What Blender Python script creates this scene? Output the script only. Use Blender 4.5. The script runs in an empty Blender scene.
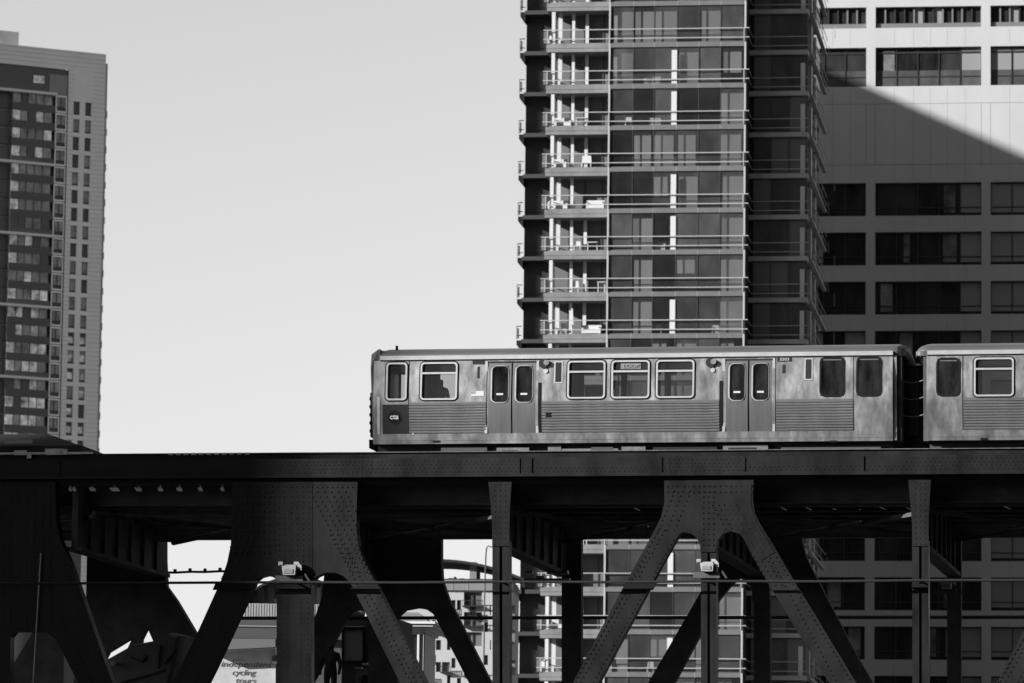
import bpy, bmesh, math, random
from mathutils import Vector, Matrix
random.seed(7)
scene = bpy.context.scene
COL = scene.collection

# ------------------------------------------------------------------ camera
F = 4650.0
CAM = Vector((0.0, 0.0, 1.7))
PITCH = math.atan(589.0 / F)
ROLL = 0.0122
fw = Vector((0, math.cos(PITCH), math.sin(PITCH)))
r0 = Vector((1, 0, 0))
u0 = Vector((0, -math.sin(PITCH), math.cos(PITCH)))
RT = r0 * math.cos(ROLL) + u0 * math.sin(ROLL)
UP = -r0 * math.sin(ROLL) + u0 * math.cos(ROLL)
cd = bpy.data.cameras.new('camera')
cam = bpy.data.objects.new('camera', cd)
COL.objects.link(cam)
cd.sensor_width = 36.0
cd.lens = F / 1024.0 * 36.0
cd.clip_start = 1.0
cd.clip_end = 20000.0
m = Matrix((RT, UP, -fw)).transposed().to_4x4()
m.translation = CAM
cam.matrix_world = m
cd.dof.use_dof = True
cd.dof.focus_distance = 122.5
cd.dof.aperture_fstop = 3.2
scene.camera = cam


class Frame:
    """local frame: s along the facade, t away from the viewer, z up"""
    def __init__(self, px, dist, yaw):
        self.P = Vector(((px - 512.0) / F * dist, dist, 0.0))
        self.yaw = math.radians(yaw)
        self.u = Vector((math.cos(self.yaw), -math.sin(self.yaw), 0))
        self.v = Vector((math.sin(self.yaw), math.cos(self.yaw), 0))

    def w(self, s, t, z):
        return self.P + self.u * s + self.v * t + Vector((0, 0, z))

    def at(self, x, y, t=0.0):
        d = fw * F + RT * (x - 512.0) + UP * (341.5 - y)
        n = self.v
        k = ((self.P + self.v * t) - CAM).dot(n) / d.dot(n)
        q = CAM + d * k - self.P
        return (q.dot(self.u), q.z)


# ------------------------------------------------------------------ materials
def mat(name, c, rough=0.7, metal=0.0, var=0.0, scale=1.0, bump=0.0, spec=0.5, stretch=None, var2=0.0):
    m = bpy.data.materials.new(name)
    m.use_nodes = True
    nt = m.node_tree
    b = nt.nodes['Principled BSDF']
    b.inputs['Base Color'].default_value = (c, c, c, 1)
    b.inputs['Roughness'].default_value = rough
    b.inputs['Metallic'].default_value = metal
    b.inputs['Specular IOR Level'].default_value = spec
    if var or bump or var2:
        tc = nt.nodes.new('ShaderNodeTexCoord')
        mp = nt.nodes.new('ShaderNodeMapping')
        if stretch:
            mp.inputs['Scale'].default_value = stretch
        nt.links.new(tc.outputs['Object'], mp.inputs['Vector'])
        n = nt.nodes.new('ShaderNodeTexNoise')
        n.inputs['Scale'].default_value = scale
        n.inputs['Detail'].default_value = 6
        n.inputs['Roughness'].default_value = 0.65
        nt.links.new(mp.outputs[0], n.inputs['Vector'])
        mr = nt.nodes.new('ShaderNodeMapRange')
        mr.inputs['From Min'].default_value = 0.3
        mr.inputs['From Max'].default_value = 0.7
        mr.inputs['To Min'].default_value = c * (1 - var)
        mr.inputs['To Max'].default_value = c * (1 + var)
        nt.links.new(n.outputs['Fac'], mr.inputs['Value'])
        cb = nt.nodes.new('ShaderNodeCombineColor')
        for i in range(3):
            nt.links.new(mr.outputs[0], cb.inputs[i])
        nt.links.new(cb.outputs[0], b.inputs['Base Color'])
        if var2:
            m2 = nt.nodes.new('ShaderNodeMapRange')
            m2.inputs['From Min'].default_value = 0.3
            m2.inputs['From Max'].default_value = 0.7
            m2.inputs['To Min'].default_value = max(0.03, rough - var2)
            m2.inputs['To Max'].default_value = rough + var2
            nt.links.new(n.outputs['Fac'], m2.inputs['Value'])
            nt.links.new(m2.outputs[0], b.inputs['Roughness'])
        if bump:
            bp = nt.nodes.new('ShaderNodeBump')
            bp.inputs['Strength'].default_value = bump
            bp.inputs['Distance'].default_value = 0.02
            nt.links.new(n.outputs['Fac'], bp.inputs['Height'])
            nt.links.new(bp.outputs[0], b.inputs['Normal'])
    return m


def clear_glass(name, tint, refl, veil=0.12):  # grey veil mixed over the panes to stand in for reflections
    m = bpy.data.materials.new(name)
    m.use_nodes = True
    nt = m.node_tree
    nt.nodes.clear()
    o = nt.nodes.new('ShaderNodeOutputMaterial')
    mx = nt.nodes.new('ShaderNodeMixShader')
    tr = nt.nodes.new('ShaderNodeBsdfTransparent')
    gl = nt.nodes.new('ShaderNodeBsdfGlossy')
    tr.inputs['Color'].default_value = (tint, tint, tint, 1)
    gl.inputs['Color'].default_value = (0.9, 0.9, 0.9, 1)
    gl.inputs['Roughness'].default_value = 0.04
    mx.inputs[0].default_value = refl
    df = nt.nodes.new('ShaderNodeBsdfDiffuse')
    df.inputs['Color'].default_value = (0.25, 0.25, 0.25, 1)
    m3 = nt.nodes.new('ShaderNodeMixShader')
    m3.inputs[0].default_value = veil
    tc = nt.nodes.new('ShaderNodeTexCoord')
    mp = nt.nodes.new('ShaderNodeMapping')
    mp.inputs['Scale'].default_value = (1.0, 1.0, 0.5)
    ns = nt.nodes.new('ShaderNodeTexNoise')
    ns.inputs['Scale'].default_value = 0.9
    ns.inputs['Detail'].default_value = 5
    mr = nt.nodes.new('ShaderNodeMapRange')
    mr.inputs['From Min'].default_value = 0.35
    mr.inputs['From Max'].default_value = 0.65
    mr.inputs['To Min'].default_value = veil * 0.75
    mr.inputs['To Max'].default_value = veil * 1.25
    nt.links.new(tc.outputs['Object'], mp.inputs[0])
    nt.links.new(mp.outputs[0], ns.inputs['Vector'])
    nt.links.new(ns.outputs['Fac'], mr.inputs['Value'])
    nt.links.new(mr.outputs[0], m3.inputs[0])
    nt.links.new(tr.outputs[0], mx.inputs[1])
    nt.links.new(gl.outputs[0], mx.inputs[2])
    nt.links.new(mx.outputs[0], m3.inputs[1])
    nt.links.new(df.outputs[0], m3.inputs[2])
    nt.links.new(m3.outputs[0], o.inputs['Surface'])
    return m


M = {}
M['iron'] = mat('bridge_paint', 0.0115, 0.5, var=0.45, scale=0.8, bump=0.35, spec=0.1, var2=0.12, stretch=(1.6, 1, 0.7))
M['iron_dark'] = mat('bridge_paint_shade_lift', 0.075, 0.8, var=0.3, scale=2.0, spec=0.1)  # bridge paint with its tone lifted for shaded parts under the deck
M['band_black'] = mat('band_black', 0.009, 0.8, spec=0.1)
M['cable'] = mat('cable_sheath', 0.022, 0.7, spec=0.1)
M['timber'] = mat('timber_tie', 0.1, 0.9, var=0.4, scale=5, spec=0.2)
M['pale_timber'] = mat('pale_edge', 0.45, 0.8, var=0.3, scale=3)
M['rail'] = mat('rail_steel', 0.25, 0.35, 0.9)
M['road'] = mat('deck_asphalt', 0.05, 0.9, var=0.2, scale=8)
M['steel'] = mat('brushed_stainless', 0.43, 0.36, 0.85, var=0.3, scale=1.5, bump=0.1, stretch=(1.8, 1, .7), var2=0.08)
M['steel_bright'] = mat('bright_stainless', 0.8, 0.3, 0.7, var=0.12, scale=2.5)
M['steel_rib'] = mat('fluted_stainless', 0.27, 0.36, 0.8, var=0.15, scale=0.8, stretch=(0.6, 1, 3))  # darker base tone stands in for how the flutes reflect
M['steel_door'] = mat('door_stainless', 0.3, 0.34, 0.85, var=0.15, scale=1.4, stretch=(3, 1, 0.5))
M['steel_roof'] = mat('roof_stainless', 0.15, 0.42, 0.6, var=0.18, scale=0.9, stretch=(0.5, 1, 1))
M['rubber'] = mat('black_rubber', 0.01, 0.7, spec=0.08)
M['black'] = mat('dark_void', 0.06, 0.8, spec=0.2)
M['seat'] = mat('interior_panel', 0.12, 0.7)
M['train_dark'] = mat('dark_paint', 0.022, 0.6, spec=0.12)
M['train_glass'] = clear_glass('train_glass', 0.55, 0.12, 0.07)
M['dark_glass'] = mat('dark_glass', 0.014, 0.1, spec=0.6, var=0.9, scale=1.6, bump=0.25, stretch=(2, 1, .6))  # tone noise stands in for uneven reflections
M['white'] = mat('white_paint', 0.45, 0.5)
M['under_box'] = mat('equipment_box', 0.13, 0.5, 0.3, var=0.3, scale=3)
M['concrete'] = mat('pale_concrete', 0.37, 0.75, var=0.06, scale=0.25, stretch=(1.5, 1, .4))
M['lamp_white'] = mat('lamp_housing', 0.3, 0.6, var=0.25, scale=6)
M['joint'] = mat('panel_joint', 0.22, 0.8)
M['off_glass'] = mat('office_glass', 0.022, 0.08, spec=0.55, var=0.9, scale=0.35, stretch=(1, 1, .3))  # stretched tone noise imitates irregular reflections
M['off_glass2'] = mat('office_glass_blinds', 0.22, 0.15, spec=0.6)
M['off_frame'] = mat('window_frame_dark', 0.02, 0.4)
M['louvre'] = mat('louvre_metal', 0.16, 0.5, 0.3)
M['slab_pale'] = mat('balcony_fascia', 0.15, 0.8, var=0.25, scale=0.9)
M['slab'] = mat('balcony_slab', 0.10, 0.8, var=0.12, scale=0.6)
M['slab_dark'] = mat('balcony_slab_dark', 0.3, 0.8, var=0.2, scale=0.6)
M['rail_white'] = mat('white_railing', 0.33, 0.4)
M['rail_grey'] = mat('grey_railing', 0.35, 0.4)
M['tglass'] = clear_glass('tower_glass', 0.75, 0.12, 0.13)
M['tglass_b'] = clear_glass('tower_glass_clear', 0.8, 0.1, 0.05)
M['tglass_c'] = clear_glass('tower_glass_hazy', 0.65, 0.16, 0.2)
M['tglass_dark'] = mat('tower_glass_dark', 0.07, 0.12, var=0.5, scale=0.35, spec=0.5, stretch=(1, 1, .4))
M['tglass_mid'] = mat('tower_glass_mid', 0.13, 0.15, spec=0.5)
M['mullion'] = mat('tower_mullion', 0.03, 0.5)
M['curtain'] = mat('curtain', 0.19, 0.9, var=0.1, scale=2, stretch=(4, 4, 0.2))
M['room'] = mat('room_interior', 0.13, 0.9)
M['wing'] = mat('wing_dark', 0.045, 0.8, spec=0.15)
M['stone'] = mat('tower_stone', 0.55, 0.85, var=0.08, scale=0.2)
M['stone_l'] = mat('penthouse_stone', 0.65, 0.85, var=0.05, scale=0.2)
M['stone_line'] = mat('stone_course', 0.42, 0.85)
M['ledge'] = mat('pale_ledge', 0.5, 0.7)
M['lglass'] = mat('left_glass', 0.14, 0.2, var=0.95, scale=0.35, spec=0.6)  # tone noise stands in for blotchy reflections
M['lglass_refl'] = mat('left_glass_reflection', 0.55, 0.3, var=0.95, scale=0.7)  # pale patchy colour painted in for bright reflections
M['ldark'] = mat('left_dark', 0.06, 0.6)
M['pale_wall'] = mat('pale_wall', 0.34, 0.8, var=0.06, scale=0.4)
M['grey_wall'] = mat('grey_wall', 0.16, 0.8, var=0.15, scale=0.5)
M['roof_dark'] = mat('dark_roof', 0.025, 0.85, var=0.3, scale=1.5, spec=0.1)
M['sign'] = mat('sign_panel', 0.42, 0.7, var=0.25, scale=1.2)
M['letter'] = mat('sign_letter', 0.06, 0.8)
M['tarp'] = mat('grey_tarpaulin', 0.16, 0.75, var=0.3, scale=1.2, bump=0.8)
M['cloth'] = mat('dark_clothing', 0.012, 0.9)
M['skin'] = mat('skin', 0.25, 0.6)
M['city'] = mat('canyon_facade', 0.045, 0.6, var=0.4, scale=0.08)
M['water'] = mat('river_water', 0.02, 0.12, bump=0.6, scale=0.6, var=0.1)
M['land'] = mat('quay_paving', 0.15, 0.9, var=0.2, scale=0.3)


# ------------------------------------------------------------------ mesh builder
class MB:
    def __init__(self):
        self.v = []
        self.f = []
        self.mi = []
        self.mats = []
        self.cur = 0

    def m(self, name):
        if name not in self.mats:
            self.mats.append(name)
        self.cur = self.mats.index(name)
        return self

    def quad(self, pts):
        b = len(self.v)
        self.v += [tuple(p) for p in pts]
        self.f.append(tuple(range(b, b + len(pts))))
        self.mi.append(self.cur)

    def box(self, s0, s1, t0, t1, z0, z1):
        if s0 > s1: s0, s1 = s1, s0
        if t0 > t1: t0, t1 = t1, t0
        if z0 > z1: z0, z1 = z1, z0
        b = len(self.v)
        for z in (z0, z1):
            self.v += [(s0, t0, z), (s1, t0, z), (s1, t1, z), (s0, t1, z)]
        for q in ((3, 2, 1, 0), (4, 5, 6, 7), (0, 1, 5, 4), (1, 2, 6, 5), (2, 3, 7, 6), (3, 0, 4, 7)):
            self.f.append(tuple(b + i for i in q))
            self.mi.append(self.cur)
        return self

    def prism(self, pts, t0, t1):
        """pts (s,z) polygon, extruded from t0 (front) to t1"""
        a = sum(pts[i][0] * pts[(i + 1) % len(pts)][1] - pts[(i + 1) % len(pts)][0] * pts[i][1] for i in range(len(pts)))
        if a < 0:
            pts = pts[::-1]
        n = len(pts)
        b = len(self.v)
        self.v += [(p[0], t0, p[1]) for p in pts] + [(p[0], t1, p[1]) for p in pts]
        self.f.append(tuple(range(b, b + n)))
        self.f.append(tuple(range(b + 2 * n - 1, b + n - 1, -1)))
        self.mi += [self.cur] * 2
        for i in range(n):
            j = (i + 1) % n
            self.f.append((b + j, b + i, b + n + i, b + n + j))
            self.mi.append(self.cur)
        return self

    def extr_s(self, prof, s0, s1, cap=True):
        """prof list of (t,z) closed, extruded along s"""
        n = len(prof)
        b = len(self.v)
        self.v += [(s0, p[0], p[1]) for p in prof] + [(s1, p[0], p[1]) for p in prof]
        for i in range(n):
            j = (i + 1) % n
            self.f.append((b + i, b + n + i, b + n + j, b + j))
            self.mi.append(self.cur)
        if cap:
            self.f.append(tuple(range(b, b + n)))
            self.f.append(tuple(range(b + 2 * n - 1, b + n - 1, -1)))
            self.mi += [self.cur] * 2
        return self

    def tube(self, p, q, r, n=6):
        p, q = Vector(p), Vector(q)
        d = (q - p).normalized()
        a = d.orthogonal().normalized()
        c = d.cross(a)
        b = len(self.v)
        for o in (p, q):
            for i in range(n):
                an = 2 * math.pi * i / n
                self.v.append(tuple(o + (a * math.cos(an) + c * math.sin(an)) * r))
        for i in range(n):
            j = (i + 1) % n
            self.f.append((b + i, b + j, b + n + j, b + n + i))
            self.mi.append(self.cur)
        self.f.append(tuple(range(b + n - 1, b - 1, -1)))
        self.f.append(tuple(range(b + n, b + 2 * n)))
        self.mi += [self.cur] * 2
        return self

    def path(self, pts, r, n=6):
        for i in range(len(pts) - 1):
            self.tube(pts[i], pts[i + 1], r, n)
        return self

    def ring(self, outer, inner, t0, t1):
        n = len(outer)
        b = len(self.v)
        for t in (t0, t1):
            self.v += [(p[0], t, p[1]) for p in outer]
            self.v += [(p[0], t, p[1]) for p in inner]
        for i in range(n):
            j = (i + 1) % n
            self.f.append((b + i, b + j, b + n + j, b + n + i))
            self.f.append((b + 2 * n + j, b + 2 * n + i, b + 3 * n + i, b + 3 * n + j))
            self.f.append((b + j, b + i, b + 2 * n + i, b + 2 * n + j))
            self.f.append((b + n + i, b + n + j, b + 3 * n + j, b + 3 * n + i))
            self.mi += [self.cur] * 4
        return self

    def dome(self, s, t, z, r, n=6, h=0.5):
        """rivet head facing -t"""
        b = len(self.v)
        for k, (rr, dt) in enumerate(((1.0, 0.0), (0.62, h * 0.8))):
            for i in range(n):
                a = 2 * math.pi * i / n
                self.v.append((s + math.cos(a) * r * rr, t - dt * r, z + math.sin(a) * r * rr))
        for i in range(n):
            j = (i + 1) % n
            self.f.append((b + i, b + j, b + n + j, b + n + i))
            self.mi.append(self.cur)
        self.f.append(tuple(b + n + i for i in range(n)))
        self.mi.append(self.cur)
        return self

    def wall(self, s0, s1, z0, z1, holes, t, depth, zsub=()):
        """sheet at t with rectangular holes, jambs going back by depth"""
        ss = sorted(set([s0, s1] + [h[0] for h in holes] + [h[1] for h in holes]))
        zz = sorted(set([z0, z1] + [h[2] for h in holes] + [h[3] for h in holes] + [q for q in zsub if z0 < q < z1]))
        ss = [s for s in ss if s0 <= s <= s1]
        zz = [z for z in zz if z0 <= z <= z1]
        for j in range(len(zz) - 1):
            run = None
            for i in range(len(ss) - 1):
                cs, cz = (ss[i] + ss[i + 1]) / 2, (zz[j] + zz[j + 1]) / 2
                hole = any(h[0] < cs < h[1] and h[2] < cz < h[3] for h in holes)
                if not hole and run is None:
                    run = ss[i]
                if (hole or i == len(ss) - 2) and run is not None:
                    e = ss[i] if hole else ss[i + 1]
                    self.quad([(run, t, zz[j]), (e, t, zz[j]), (e, t, zz[j + 1]), (run, t, zz[j + 1])])
                    run = None
        for a, b, c, d in [h[:4] for h in holes]:
            e = t + depth
            self.quad([(a, t, c), (a, e, c), (a, e, d), (a, t, d)])
            self.quad([(b, t, c), (b, t, d), (b, e, d), (b, e, c)])
            self.quad([(a, t, c), (b, t, c), (b, e, c), (a, e, c)])
            self.quad([(a, t, d), (a, e, d), (b, e, d), (b, t, d)])
        return self

    def mesh(self, name, off=(0, 0, 0)):
        me = bpy.data.meshes.new(name)
        me.from_pydata([(a - off[0], b - off[1], c - off[2]) for a, b, c in self.v], [], self.f)
        for mm in self.mats:
            me.materials.append(M[mm])
        me.polygons.foreach_set('material_index', self.mi)
        me.update()
        return me


def rrect(s0, s1, z0, z1, r, k=4):
    r = min(r, (s1 - s0) / 2.01, (z1 - z0) / 2.01)
    pts = []
    for cx, cz, a0 in ((s1 - r, z0 + r, -90), (s1 - r, z1 - r, 0), (s0 + r, z1 - r, 90), (s0 + r, z0 + r, 180)):
        for i in range(k + 1):
            a = math.radians(a0 + 90.0 * i / k)
            pts.append((cx + r * math.cos(a), cz + r * math.sin(a)))
    return pts


class Thing:
    def __init__(self, name, label, cat, frame, base, group=None, kind=None):
        self.fr = frame
        self.o = base
        self.e = bpy.data.objects.new(name, None)
        self.e.empty_display_size = 0.5
        COL.objects.link(self.e)
        self.e.location = frame.w(*base)
        self.e.rotation_euler = (0, 0, -frame.yaw)
        if label: self.e['label'] = label
        if cat: self.e['category'] = cat
        if group: self.e['group'] = group
        if kind: self.e['kind'] = kind

    warp = None

    def part(self, name, mb, parent=None, label=None, smooth=False, stuff=False):
        if self.warp:
            mb.v = [self.warp(v) for v in mb.v]
        o = bpy.data.objects.new(name, mb.mesh(name, self.o))
        COL.objects.link(o)
        o.parent = parent or self.e
        if label: o['label'] = label
        if stuff: o['kind'] = 'stuff'
        if smooth:
            for p in o.data.polygons: p.use_smooth = True
        return o


def single(name, label, cat, frame, base, mb, group=None, kind=None):
    o = bpy.data.objects.new(name, mb.mesh(name, base))
    COL.objects.link(o)
    o.location = frame.w(*base)
    o.rotation_euler = (0, 0, -frame.yaw)
    if label: o['label'] = label
    if cat: o['category'] = cat
    if group: o['group'] = group
    if kind: o['kind'] = kind
    return o


def text_mesh(name, body, size, material, frame, base, s, t, z, parent, shear=0.0, bold=0.0, sx=1.0):
    c = bpy.data.curves.new(name, 'FONT')
    c.body = body
    c.size = size
    c.extrude = 0.004
    c.offset = bold
    c.shear = shear
    c.align_x = 'CENTER'
    c.align_y = 'CENTER'
    tmp = bpy.data.objects.new('tmp', c)
    COL.objects.link(tmp)
    dg = bpy.context.evaluated_depsgraph_get()
    me = bpy.data.meshes.new_from_object(tmp.evaluated_get(dg))
    bpy.data.objects.remove(tmp)
    me.transform(Matrix.Diagonal((sx, 1, 1, 1)))
    me.transform(Matrix.Rotation(math.radians(90), 4, 'X'))
    me.transform(Matrix.Translation((s - base[0], t - base[1], z - base[2])))
    me.materials.clear()
    me.materials.append(M[material])
    o = bpy.data.objects.new(name, me)
    COL.objects.link(o)
    o.parent = parent
    return o


# ================================================================== BRIDGE
B = Frame(512, 121.4, 10.4)
zc = B.at(500, 475.6)[1]            # bottom of the chord face
zt = B.at(500, 457.5)[1]            # top of the chord face


def bp(x, y, t=0.0):
    return B.at(x, y, t)


def poly(pts, t=0.0):
    return [B.at(x, y, t) for x, y in pts]


S0 = bp(-160, 460)[0]
S1 = bp(1190, 460)[0]
bridge = Thing('steel_bridge', 'dark riveted steel truss bridge carrying the elevated railway across the whole picture', 'bridge', B, (0, 5, 7.6))
R_ = 0.023


def inside(p, pl):
    c = False
    n = len(pl)
    for i in range(n):
        a, b = pl[i], pl[i - 1]
        if (a[1] > p[1]) != (b[1] > p[1]) and p[0] < (b[0] - a[0]) * (p[1] - a[1]) / (b[1] - a[1]) + a[0]:
            c = not c
    return c


def rivet_rows(mb, pl, t, rows, step=0.135, jitter=0):
    """rows: list of ((x0,y0),(x1,y1)) pixel lines -> rivets along them, only inside polygon pl"""
    for (a, b) in rows:
        p, q = Vector(bp(*a)), Vector(bp(*b))
        L = (q - p).length
        n = max(1, int(L / step))
        for i in range(n + 1):
            w = p.lerp(q, i / n)
            if pl is None or inside((w.x, w.y), pl):
                mb.dome(w.x, t, w.y, R_)


# ---- front top chord
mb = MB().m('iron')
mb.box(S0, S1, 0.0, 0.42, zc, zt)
mb.box(S0, S1, -0.07, 0.02, zc - 0.03, zc + 0.055)
# cover plates, splices
for xa, xb in ((-160, 60), (232, 372), (372.3, 520), (640, 662), (664.5, 745), (905, 1190)):
    a, b = bp(xa, 467)[0], bp(xb, 467)[0]
    mb.box(a, b, -0.025, 0.0, zc + 0.06, zt - 0.02)
for xs in (361, 530, 668, 690, 862, 990):
    a = bp(xs, 467)[0]
    mb.box(a, a + 0.05, -0.032, 0.0, zc + 0.06, zt - 0.02)
s = S0
k = 0
while s < S1:
    x_on = any(bp(xa, 467)[0] < s < bp(xb, 467)[0] for xa, xb in ((-160, 60), (232, 520), (664, 745), (905, 1190)))
    tt = -0.025 if any(bp(xa, 467)[0] < s < bp(xb, 467)[0] for xa, xb in ((-160, 60), (232, 520), (640, 662), (664.5, 745), (905, 1190))) else 0.0
    rows = (0.11, 0.2, 0.3, 0.39) if x_on else (0.11, 0.19)
    for j, dz in enumerate(rows):
        mb.dome(s + (0.06 if j % 2 else 0), tt, zc + dz, R_)
    s += 0.125
bridge.part('top_chord', mb, label='near top chord, riveted along its lower edge')
# recessed lower strip and its shelf
mb = MB().m('iron').box(S0, S1, 0.24, 0.40, zc - 0.2, zc - 0.002)
bridge.part('chord_flange', mb)
# walkway / guard timber standing behind the chord
zg = B.at(500, 451.6, 0.7)[1]
mb = MB().m('iron').box(S0, S1, 0.62, 0.74, zc + 0.1, zg - 0.02)
mb.m('timber').box(S0, S1, 0.56, 0.80, zg - 0.02, zg)
sa, sb = bp(163, 451)[0], bp(243, 451)[0]
s = sa
while s < sb:
    mb.m('pale_timber').box(s, s + 0.13, 0.55, 0.6, zg - 0.05, zg + 0.004)
    s += 0.21
bridge.part('walkway_edge', mb)
mb = MB().m('pale_timber')
a, b = bp(-120, 450)[0], bp(88, 450)[0]
mb.box(a, b, 0.5, 0.555, zg - 0.012, zg + 0.045)
for xx, w, h in ((9, .35, .05), (40, .5, .09), (55, .2, .07), (22, .12, -.09)):
    q = bp(xx, 450)[0]
    mb.box(q, q + w, 0.485, 0.5, zg - 0.03 + min(0, h), zg + 0.045 + max(0, h))
bridge.part('edge_rail', mb, label='pale sunlit rail on the chord at far left')

TOP = 481.8
# ---- front gussets + diagonals
gA = [(232, TOP), (357.5, TOP), (356.5, 505), (356.3, 528), (358, 545), (363, 559), (370, 572), (426.5, 683), (440, 706), (413, 706), (400, 683),
      (353.5, 589), (349, 581.5), (343.6, 576), (335, 572.5), (326, 572.3), (317, 576), (312, 580.5), (311, 584),
      (276.2, 584), (275, 578.5), (271, 576), (266, 575.4), (260, 577), (255.5, 580.5), (215, 667), (207, 683), (197, 706), (162, 706),
      (172, 683), (197, 633), (221, 580), (227, 562), (230.5, 545), (231.5, 520)]
gB = [(664, TOP - 1.3), (753.5, TOP - 2), (752.7, 500), (755, 513), (759.5, 523), (771.9, 543), (793, 580), (855, 683), (869, 706), (843, 706), (829, 683),
      (768.5, 584), (750, 552), (744.5, 540), (739, 533.5), (730, 530.8), (722, 534), (717, 541), (715.3, 549), (715.3, 552),
      (700.3, 552), (699.8, 544), (696, 537), (690, 533), (684, 531.8), (679.5, 533.5), (676.5, 538), (654.6, 577.6), (602, 676), (598, 683), (586, 706), (560, 706),
      (573, 683), (597, 636), (627, 580), (654.5, 530), (661, 517), (664.3, 502)]
shift = 424.5
gC = [(x + shift, y - 1.6) for x, y in gB]
gZ = [(-70, TOP), (55, TOP), (56, 520), (60, 540), (70, 562), (112, 683), (122, 706), (88, 706), (78, 683), (56, 640), (45, 631.5), (14, 631.5), (10, 637), (10, 706), (-70, 706)]
gnames = ('near gusset plate with riveted legs left of the train end', 'near gusset plate with two arched openings under the train doors', None, None)
for pts, nm, lab in ((gA, 'A', gnames[0]), (gB, 'B', gnames[1]), (gC, 'C', None), (gZ, 'Z', None)):
    pl = poly(pts)
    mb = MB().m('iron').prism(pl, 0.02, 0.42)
    if nm == 'A':
        rows = [((x, 486), (x, 572)) for x in (279, 284, 291, 297, 303, 309)]
        rows += [((237, y), (357, y)) for y in (487,)]
        rows += [((x, 492), (x - 30, 572)) for x in range(244, 276, 7)]
        rows += [((x, 492), (x + 42, 572)) for x in range(310, 352, 7)]
        rows += [((330, 535), (420, 700)), ((337, 535), (425, 700)), ((356, 545), (432, 700)), ((362, 560), (431, 690))]
        rows += [((246, 545), (170, 700)), ((236, 548), (164, 700)), ((251, 560), (186, 700)), ((260, 560), (200, 690)), ((231, 560), (165, 690))]
        rows += [((236, y), (275, y)) for y in range(497, 560, 7)]
    elif nm in 'BC':
        d = shift if nm == 'C' else 0
        rows = [((x + d, 486), (x + d, 545)) for x in (703, 708, 713)]
        rows += [((x + d, 505), (x + 45 + d, 585)) for x in (712, 718, 724, 730, 736)]
        rows += [((x + d, 486), (x - 18 + d, 530)) for x in (676, 684, 692)]
        rows += [((667 + d, 486), (752 + d, 486)), ((667 + d, 492), (752 + d, 492))]
        rows += [((659 + d, 528), (565 + d, 700)), ((664 + d, 530), (570 + d, 700)), ((673 + d, 540), (580 + d, 705)), ((648 + d, 553), (560 + d, 705))]
        rows += [((760 + d, 530), (860 + d, 697)), ((755 + d, 530), (835 + d, 680))]
    else:
        rows = [((x, 486), (x, 628)) for x in range(2, 52, 8)] + [((64, 560), (118, 700)), ((70, 566), (122, 700)), ((52, 600), (100, 700))]
    rivet_rows(mb, pl, 0.008, rows)
    o = bridge.part('gusset_plate', mb, label=lab)
    if nm == 'A':
        mb = MB().m('iron').prism(poly([(275, TOP + 1), (312, TOP + 1), (312, 583), (275, 583)]), 0.010, 0.02)
        bridge.part('splice_plate', mb, parent=o)
    if nm == 'B':
        mb = MB().m('iron').prism(poly([(737, TOP + 2), (751, TOP + 2), (751, 505), (757, 522), (775, 552), (762, 560), (722, 512)]), 0.008, 0.02)
        bridge.part('splice_plate', mb, parent=o)

# ---- posts
def post(x0, x1, top, style, flare):
    mb = MB().m('iron')
    yb = 706
    if flare:
        pl = poly([(x0 - 3.8, top), (x1 + 2.5, top), (x1 + 1, 505), (x1, 530), (x1, 546), (x0, 546), (x0, 525), (x0 - 1.5, 505)])
        mb.prism(pl, 0.02, 0.1)
        for x in (x0 + 3, x0 + 8, x0 + 13):
            rivet_rows(mb, pl, 0.018, [((x, top + 3), (x, 544))])
    w = (x1 - x0)
    ys = 540 if flare else top
    for a, b in ((x0, x0 + 0.42 * w), (x1 - 0.42 * w, x1)):
        mb.prism(poly([(a, ys), (b, ys), (b + .2, yb), (a + .2, yb)]), 0.05, 0.42)
    mb.prism(poly([(x0 + .3 * w, ys), (x1 - .3 * w, ys), (x1 - .3 * w, yb), (x0 + .3 * w, yb)]), 0.14, 0.3)
    if style == 'riv':
        mb.prism(poly([(x0, ys), (x1, ys), (x1, yb), (x0, yb)]), 0.03, 0.06)
        for x in (x0 + 3, x0 + 11, x1 - 10, x1 - 3):
            rivet_rows(mb, None, 0.028, [((x, ys + 4), (x, yb))])
    bridge.part('vertical_post', mb)


post(276.3, 310.8, 583.5, 'riv', False)
post(492, 509, TOP, 'ch', True)
post(700.6, 716, 550, 'ch', False)
post(912, 928.3, TOP - 2, 'ch', True)
post(1125, 1141, 550, 'ch', False)

# bottom chord of the near truss, just below the frame
zb = bp(500, 720)[1]
mb = MB().m('iron').box(S0, S1, 0.0, 0.45, zb - 0.9, zb)
bridge.part('bottom_chord', mb)
# dark bands under the cable on the legs
mb = MB().m('band_black')
for q in ([(627, 582.5), (657, 582.5), (653, 590), (622, 590)], [(912, 584), (928.5, 584), (928.5, 589), (912, 589)], [(367, 583), (377, 583), (381, 589), (350, 589)], [(216, 583), (256, 583), (252, 590), (213, 590)], [(276, 583.5), (311, 583.5), (311, 589), (276, 589)]):
    mb.prism(poly(q), -0.06, 0.019)
bridge.part('dark_band', mb)

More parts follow.
